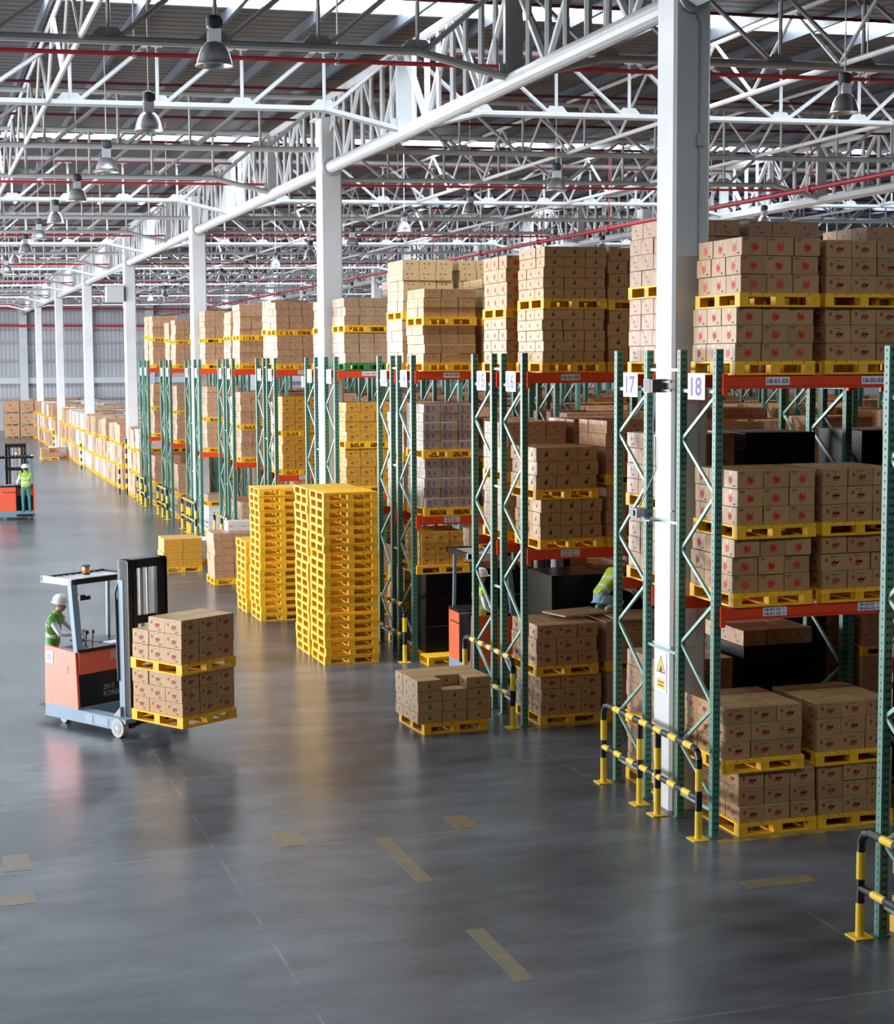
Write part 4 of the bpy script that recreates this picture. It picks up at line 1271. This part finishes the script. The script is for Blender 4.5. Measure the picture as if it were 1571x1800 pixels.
# ================================================================== PEOPLE
def person(name, label, loc, rz, J, torso_cut=True, vest=M_VEST, trousers=M_TEAL, parent=None):
    """J: joints in body space (x right, y forward, z up). One skinned body; helmet and vest are its children."""
    me = bpy.data.meshes.new('skeleton')
    V = []; E = []; RAD = []; idx = {}
    def add(nm_, p, r, par=None):
        idx[nm_] = len(V); V.append(Vector(p)); RAD.append(r if isinstance(r, tuple) else (r, r))
        if par is not None: E.append((idx[par], idx[nm_]))
    add('pelvis', J['pelvis'], (.135, .105)); add('spine', J['spine'], (.125, .095), 'pelvis'); add('chest', J['chest'], (.150, .105), 'spine')
    add('neckb', J['neckb'], (.075, .07), 'chest'); add('neck', J['neck'], .052, 'neckb')
    hd = Vector(J['head']); f = Vector(J['face']).normalized(); up = Vector(J.get('hup', (0,0,1))).normalized()
    add('jaw', hd - up*.055 + f*.012, (.062, .07), 'neck'); add('head', hd, (.075, .09), 'jaw'); add('crown', hd + up*.075, (.06, .075), 'head')
    add('nose', hd + f*.098 - up*.022, .012, 'head')
    sd = f.cross(up).normalized()
    add('earR', hd + sd*.082 - up*.015, .013, 'head'); add('earL', hd - sd*.082 - up*.015, .013, 'head')
    for s, sg in (('R', 1), ('L', -1)):
        add('sh'+s, J['sh'+s], .062, 'chest'); add('ua'+s, Vector(J['sh'+s]).lerp(Vector(J['el'+s]), .5), .052, 'sh'+s)
        add('el'+s, J['el'+s], .043, 'ua'+s); add('fa'+s, Vector(J['el'+s]).lerp(Vector(J['wr'+s]), .35), .041, 'el'+s); add('wr'+s, J['wr'+s], .027, 'fa'+s)
        d = (Vector(J['wr'+s]) - Vector(J['el'+s])).normalized(); cu = Vector(J.get('curl'+s, (0,0,-1)))
        w_ = d.cross(cu).normalized(); wr = Vector(J['wr'+s])
        add('palm'+s, wr + d*.055, (.036, .018), 'wr'+s)
        for q, (off, ln) in enumerate(((-.028, .068), (-.010, .078), (.009, .072), (.027, .056))):
            b0 = wr + d*.095 + w_*off
            add('fk%d%s' % (q, s), b0, .0095, 'palm'+s)
            add('fm%d%s' % (q, s), b0 + d*ln*.4 + cu*ln*.25, .009, 'fk%d%s' % (q, s))
            add('ft%d%s' % (q, s), b0 + d*ln*.45 + cu*ln*.75, .0075, 'fm%d%s' % (q, s))
        add('tk'+s, wr + d*.05 - w_*.038*1 + cu*.02, .011, 'palm'+s); add('tt'+s, wr + d*.085 - w_*.045 + cu*.05, .0085, 'tk'+s)
        add('hip'+s, J['hip'+s], .088, 'pelvis'); add('th'+s, Vector(J['hip'+s]).lerp(Vector(J['kn'+s]), .5), .078, 'hip'+s)
        add('kn'+s, J['kn'+s], .056, 'th'+s); add('ca'+s, Vector(J['kn'+s]).lerp(Vector(J['an'+s]), .35), .054, 'kn'+s); add('an'+s, J['an'+s], .042, 'ca'+s)
        add('toe'+s, J['to'+s], (.042, .03), 'an'+s)
    me.from_pydata([tuple(v) for v in V], E, [])
    o = bpy.data.objects.new('body_src', me); COL.objects.link(o)
    md = o.modifiers.new('skin', 'SKIN'); md.use_smooth_shade = True
    sk = me.skin_vertices[0].data
    for i, r in enumerate(RAD): sk[i].radius = r
    sk[0].use_root = True
    sb = o.modifiers.new('sub', 'SUBSURF'); sb.levels = 2; sb.render_levels = 2
    dg = bpy.context.evaluated_depsgraph_get(); dg.update()
    bm_e = bpy.data.meshes.new_from_object(o.evaluated_get(dg))
    COL.objects.unlink(o); bpy.data.objects.remove(o)
    zone = {}
    def mz(n_):
        if n_ in ('neck', 'jaw', 'head', 'nose', 'earR', 'earL') or n_[:2] in ('pa', 'fk', 'fm', 'ft', 'tk', 'tt'): return 0
        if n_ == 'crown': return 4
        if n_ in ('spine', 'chest', 'neckb') or n_[:2] in ('sh', 'ua', 'el', 'fa', 'wr'): return 1
        if n_[:2] in ('to',): return 3
        return 2
    names_ = list(idx.keys())
    bm_e.materials.clear()
    for m in (M_SKIN, M_SHIRT, trousers, M_SHOE, M_HAIR): bm_e.materials.append(m)
    near = []
    for p in bm_e.polygons:
        c = p.center
        best = min(range(len(V)), key=lambda i: (V[i]-c).length - RAD[i][0]*.8)
        near.append(names_[best]); mi = mz(names_[best])
        if names_[best] in ('head', 'jaw', 'earR', 'earL') and (c-hd).dot(f) < -.03 and (c-hd).dot(up) > -.05: mi = 4
        p.material_index = mi; p.use_smooth = True
    bm_e.name = name
    body = link(name, bm_e, None, loc, rz); tag(body, label, 'person')
    # vest: torso surface pushed outwards
    vv = []; ff = []; mm = []; mp = {}
    a0 = Vector(J['spine']); ax = (Vector(J['neckb'])-Vector(J['pelvis'])); Lx = ax.length; ax.normalize()
    for p, nn in zip(bm_e.polygons, near):
        if nn in ('spine', 'chest', 'neckb', 'shR', 'shL', 'pelvis'):
            t = (p.center - Vector(J['pelvis'])).dot(ax)/Lx
            if t < .05 or t > 1.12: continue
            if nn in ('shR', 'shL') and abs((p.center-Vector(J['chest'])).dot(ax.cross(f))) > .215: continue
            q = []
            for vi in p.vertices:
                if vi not in mp:
                    v = bm_e.vertices[vi]; mp[vi] = len(vv); vv.append(tuple(v.co + v.normal*.013))
                q.append(mp[vi])
            ff.append(tuple(q)); mm.append(1 if (.28 < t < .40 or .60 < t < .70) else 0)
    vm = bpy.data.meshes.new('safety_vest'); vm.from_pydata(vv, [], ff)
    vm.materials.append(vest); vm.materials.append(M_BAND); vm.polygons.foreach_set('material_index', mm)
    vm.polygons.foreach_set('use_smooth', [True]*len(ff)); vm.update()
    link('safety_vest', vm, body)
    # helmet
    hm = MB(); hm.lathe([(.118, -.01), (.122, .0), (.121, .03), (.112, .07), (.088, .105), (.05, .125), (.0, .132)], 20, cap=False)
    hm.lathe([(.118,-.01), (.135,-.014), (.136,-.008), (.12, .004)], 20, cap=False)
    n0 = len(hm.v); hm.prism([(-.09,.09),(.09,.09),(.07,.165),(0,.185),(-.07,.165)], -.014, -.006)
    hme = hm.mesh('hard_hat', M_HELM, True)
    q = Matrix((sd, f, up)).transposed().to_4x4(); 
    ho = link('hard_hat', hme, body); ho.matrix_local = Matrix.Translation(hd + up*.035) @ q
    return body
def stand(**k):
    J = dict(pelvis=(0,0,.93), spine=(0,0,1.10), chest=(0,.0,1.29), neckb=(0,0,1.43), neck=(0,.01,1.49), head=(0,.03,1.585), face=(0,1,0),
        shR=(.165,0,1.37), shL=(-.165,0,1.37), elR=(.22,.04,1.10), elL=(-.22,.04,1.10), wrR=(.2,.24,.98), wrL=(-.2,.24,.98),
        hipR=(.09,0,.88), hipL=(-.09,0,.88), knR=(.10,.02,.49), knL=(-.10,.02,.49), anR=(.10,-.02,.09), anL=(-.10,-.02,.09), toR=(.11,.13,.035), toL=(-.11,.13,.035))
    J.update(k); return J

# ================================================================== REACH TRUCK
def tloc(K, ang, a, b_):
    hx, hy = math.cos(ang), math.sin(ang)
    return (K[0] - hy*a*1 + hx*b_, K[1] + hx*a + hy*b_)
def reach_truck(label, K, ang, forkz, number=None, lift=0.0):
    """local x = across from the right-hand side (0) to the left (1.2), local y = forward. Root turned so +y is the heading."""
    root = thing('reach_truck', label, 'forklift', (K[0], K[1], 0), ang - PI/2)
    # with this turn, local +x points to the right of the heading; the body lies on the left, so x runs 0 .. -1.2
    def X(a): return -a
    def bx(m, a0, a1, b0, b1, z0, z1, mi=0): m.box(min(X(a0), X(a1)), max(X(a0), X(a1)), b0, b1, z0, z1, mi)
    # chassis, legs
    m = MB(); bx(m, 0, 1.2, -.80, 0, .10, .30); m.build('chassis', M_TGREY, root)
    for nm_, a0 in (('outrigger', 0), ('outrigger', 1.0)):
        m = MB(); m.box(X(a0+.2), X(a0), 0, .86, .10, .28)
        m.prism_ax([(.86, .10), (1.10, .22), (1.10, .28), (.86, .28)], X(a0+.2), X(a0), 'x')
        # recessed panels on the outer side
        o = m.build('outrigger', M_TGREY, root)
        xs_ = X(a0)+.003 if a0 == 0 else X(a0+.2)-.003
        q = MB()
        for (p0, p1) in ((.16, .34), (.40, .70)):
            q.box(xs_-.002, xs_+.002, p0, p1, .13, .25)
        q.build('leg_panel', mat('panel_blue_grey', (0.30, 0.37, 0.44), 0.4), o)
    for a0, out in ((-.02, 1), (1.12, -1)):
        m = MB(); m.tube((X(a0), .93, .14), (X(a0+.10), .93, .14), .14, 22)
        wo = m.build('load_wheel', M_RUB, root)
        q = MB(); q.tube((X(a0)+.004 if out > 0 else X(a0+.1)-.004, .93, .14), (X(a0+.05), .93, .14), .085, 16, 0); q.tube((X(a0)+.008 if out > 0 else X(a0+.1)-.008, .93, .14), (X(a0+.05), .93, .14), .035, 12, 1)
        q.build('wheel_hub', [M_GREY, M_LGREY], wo)
    for a_ in (.12, .95):
        m = MB(); m.tube((X(a_), -.52, .09), (X(a_+.09), -.52, .09), .09, 18); m.build('rear_wheel', M_RUB, root)
    # bodywork: right side panel, rear left power unit, battery hood
    m = MB(); m.prism_ax([(-.80, .30), (0.0, .30), (-.04, 1.14), (-.78, 1.18)], X(.04), X(0), 'x'); m.build('side_panel', M_ORANGE, root)
    m = MB(); bx(m, .64, 1.2, -.80, -.40, .30, 1.14); m.build('rear_cover', M_ORANGE, root)
    q = MB(); bx(q, .64, 1.2, -.81, -.30, 1.14, 1.19); bx(q, .58, 1.1, -.806, -.80, .95, .97); q.build('dash_top', M_BLACK, root)
    q = MB(); bx(q, .10, .64, -1.18, -.35, .14, .20); bx(q, .60, .64, -.79, -.36, .20, 1.12); q.build('footplate', M_BLACK, root)
    m = MB(); bx(m, .04, 1.18, -.12, .0, .80, 1.13); 
    ho = m.build('battery_hood', M_ORANGE, root)
    q = MB()
    for i in range(5): bx(q, .62, .92, .0, .004, .97+.026*i, .982+.026*i)
    q.build('vent_slots', M_LGREY, ho)
    m = MB(); bx(m, .04, 1.18, -.36, -.02, .20, .80); m.build('battery_box', M_BLACK, root)
    m = MB(); bx(m, .02, 1.2, -.42, .02, 1.13, 1.18); bx(m, .30, 1.1, -.52, -.42, 1.10, 1.18); m.build('control_desk', M_BLACK, root)
    m = MB(); bx(m, .7, .98, -.30, -.08, 1.18, 1.186); m.build('paper_pad', M_SIGN, root)
    m = MB()
    for i, (a_, b_) in enumerate(((.34, -.40), (.44, -.36), (.54, -.33))):
        m.tube((X(a_), b_, 1.18), (X(a_+.03), b_-.01, 1.36), .011, 6); m.lathe([(.0,0),(.02,.01),(.022,.05),(.0,.07)], 8, (X(a_+.03), b_-.01, 1.32), cap=False)
    m.build('control_levers', M_BLACK, root)
    m = MB(); m.tube((X(.30), -.35, 1.18), (X(.30), -.35, 1.24), .02, 8)
    for i in range(14):
        t = 2*PI*i/14; t2 = 2*PI*(i+1)/14; m.tube((X(.30)+.12*math.cos(t), -.35+.12*math.sin(t), 1.25), (X(.30)+.12*math.cos(t2), -.35+.12*math.sin(t2), 1.25), .011, 6)
    m.bar((X(.30)-.12, -.35, 1.25), (X(.30)+.12, -.35, 1.25), .02, .01); m.build('steering_wheel', M_BLACK, root)
    # overhead guard
    m = MB(); m.bar((X(.05), -.03, 1.14), (X(.05), -.14, 2.16), .11, .09); m.build('guard_post', M_TGREY, root)
    m = MB(); m.bar((X(1.15), -.72, 1.18), (X(1.15), -.70, 2.16), .05, .05); m.build('guard_post', M_TGREY, root)
    m = MB(); bx(m, 0, 1.18, -.16, -.09, 2.14, 2.22); bx(m, 0, 1.18, -.85, -.78, 2.14, 2.22); bx(m, 1.12, 1.18, -.85, -.09, 2.14, 2.22)
    g_ = m.build('overhead_guard', M_BLACK, root)
    q = MB(); bx(q, 0, .06, -.85, -.09, 2.13, 2.225)
    q.build('guard_edge', M_LGREY, g_)
    q = MB()
    for i in range(9):
        a_ = .12 + .115*i; bx(q, a_, a_+.035, -.78, -.16, 2.17, 2.20)
    q.build('guard_bars', M_LGREY, g_)
    m = MB(); m.lathe([(.06,0),(.065,.02),(.06,.03)], 14, (X(.55), -.45, 2.22)); m.lathe([(.062,.12),(.068,.14),(.05,.155)], 14, (X(.55), -.45, 2.22)); m.build('beacon_base', M_DGREY, root)
    m = MB(); m.lathe([(.05,.03),(.055,.07),(.05,.12)], 14, (X(.55), -.45, 2.22)); m.build('beacon', M_AMBER, root)
    m = MB(); m.box(X(.14), X(.04), .0, .06, 1.92, 2.0); m.tube((X(.12), .03, 1.94), (X(.2), .10, 1.96), .03, 10); m.build('work_lamp', M_BLACK, root)
    # mast
    mz = 2.58 + lift
    for a_ in (.15, .79):
        m = MB(); m.box(X(a_+.09), X(a_), .86, 1.02, .12, mz); m.box(X(a_+.02 if a_ < .5 else a_+.09), X(a_ if a_ < .5 else a_+.07), .80, 1.04, .12, mz-.02)
        po = m.build('mast_channel', M_BLACK, root)
        q = MB(); q.box(X(a_+.012)-.0 if a_ < .5 else X(a_+.09), X(a_)+.006 if a_ < .5 else X(a_+.078), .80, .92, .14, mz-.3); q.build('channel_flange', M_TGREY, po)
    for a_ in (.26, .70):
        m = MB(); m.box(X(a_+.07), X(a_), .90, 1.02, .14, mz-.04); m.build('inner_mast', M_BLACK, root)
    m = MB(); bx(m, .15, .88, .84, 1.02, mz-.13, mz); bx(m, .15, .88, .84, .94, 1.62, 1.74); bx(m, .15, .88, .86, .96, .14, .34); m.build('mast_crossbars', M_BLACK, root)
    for a_ in (.38, .50, .62):
        m = MB(); m.tube((X(a_), .90, .2), (X(a_), .90, mz-.12), .02 if a_ != .50 else .034, 8); m.build('lift_cylinder', M_LGREY if a_ != .50 else M_GREY, root)
    m = MB(); m.tube((X(.13), .80, .8), (X(.12), .78, 2.1), .016, 6); m.tube((X(.12), .78, 2.1), (X(.2), .84, 2.4), .016, 6); m.tube((X(.155), .80, .6), (X(.15), .78, 2.0), .012, 6); m.build('hydraulic_hose', M_DGREY, root)
    m = MB(); m.prism_ax([(.70, .28), (.86, .28), (.86, .42)], X(.20), X(.10), 'x'); m.build('mast_foot', M_GREY, root)
    # carriage and forks
    m = MB(); bx(m, .22, .96, 1.04, 1.09, forkz+.02, forkz+.12); bx(m, .22, .96, 1.04, 1.09, forkz+.40, forkz+.50)
    for a_ in (.24, .9): bx(m, a_, a_+.04, 1.02, 1.08, forkz, forkz+.9)
    m.build('fork_carriage', M_BLACK, root)
    for a_ in (.30, .78):
        m = MB(); m.box(X(a_+.10), X(a_), 1.09, 1.13, forkz+.0, forkz+.5); m.prism_ax([(1.13, forkz), (2.22, forkz+.015), (2.22, forkz+.03), (1.13, forkz+.04)], X(a_+.10), X(a_), 'x'); m.build('fork', M_BLACK, root)
    if number:
        s_ = MB(); s_.box(0.002, .006, -.75, -.58, .92, 1.10); sp = s_.build('number_plate', M_SIGN, root)
        me = text_mesh(number, .11, .09, M_INK, 'plate_digits')
        for v in me.vertices: x_, y_, z_ = v.co; v.co = (.0075, x_-.665, z_+1.01)
        link('plate_digits', me, sp)
        q = MB(); q.box(0.002, .006, -.34, -.22, .80, .92); q.build('filler_flap', M_ORANGE, root)
        me = text_mesh('2917\nKOREA', .34, .18, M_GREY, 'battery_lettering')
        for v in me.vertices: x_, y_, z_ = v.co; v.co = (X(.66)-x_*-1, -.018, z_+.50)
        for v in me.vertices: v.co.x = -(v.co.x - X(.66)) + X(.66)
        link('battery_lettering', me, root)
    return root
K0 = (-6.284, 8.104)
A0 = math.radians(-58.0)
reach_truck('orange reach truck carrying two loaded pallets across the open floor', K0, A0, .40, '05')
reach_truck('orange reach truck working in the aisle between rows fourteen and fifteen', (1.08, 9.3), 0.0, .3, None, lift=.0)
reach_truck('orange reach truck driving away at the left edge of the floor', (-4.52, 43.75), PI/2, .1, None)
# drivers
def place_in_truck(K, ang, a, b_): return tloc(K, ang, a, b_)
p = tloc(K0, A0, .27, -.98)
person('person', 'person in white helmet and green vest steering the near reach truck', (p[0], p[1], .20), -1.95,
    stand(spine=(0,.03,1.09), chest=(0,.07,1.27), neckb=(0,.10,1.40), neck=(0,.12,1.455), head=(0,.155,1.545), face=(0,.96,-.28), shR=(.165,.06,1.34), shL=(-.165,.08,1.34),
          elR=(.21,.20,1.12), elL=(-.20,.26,1.13), wrR=(.13,.42,1.11), wrL=(-.10,.45,1.13)), vest=M_VESTG, trousers=M_PALEBL)
p = tloc((-4.52, 43.75), PI/2, .30, -.80)
person('person', 'person in white helmet, lime vest and teal trousers on the far truck', (p[0], p[1], .20), 0.06,
    stand(elL=(-.27,.06,1.10), wrL=(-.24,.27,1.02), knR=(.12,.03,.49), anR=(.13,-.02,.09), toR=(.14,.13,.035)))
p = tloc((1.08, 9.3), 0.0, .30, -.55)
person('person', 'person in white helmet driving the truck in the rack aisle', (p[0], p[1], .20), -PI/2, stand(), trousers=M_PALEBL)
# crouching worker on the cartons of row 16
person('person', 'person in lime vest crouching on the cartons of row sixteen', (1.62, 6.75, 1.55), -PI/2+.1,
    dict(pelvis=(0,-.12,.22), spine=(0,-.02,.37), chest=(0,.11,.52), neckb=(0,.20,.63), neck=(0,.245,.68), head=(0,.32,.74), face=(0,.85,-.5), hup=(0,.5,.85),
         shR=(.16,.15,.59), shL=(-.16,.15,.59), elR=(.22,.30,.40), elL=(-.22,.32,.40), wrR=(.14,.50,.28), wrL=(-.14,.52,.28),
         hipR=(.10,-.12,.22), hipL=(-.10,-.12,.22), knR=(.16,.22,.16), knL=(-.16,.20,.14), anR=(.13,-.08,.06), anL=(-.13,-.10,.06), toR=(.13,.06,.035), toL=(-.13,.04,.035)), trousers=M_PALEBL)
print('OBJECTS', len(COL.objects))
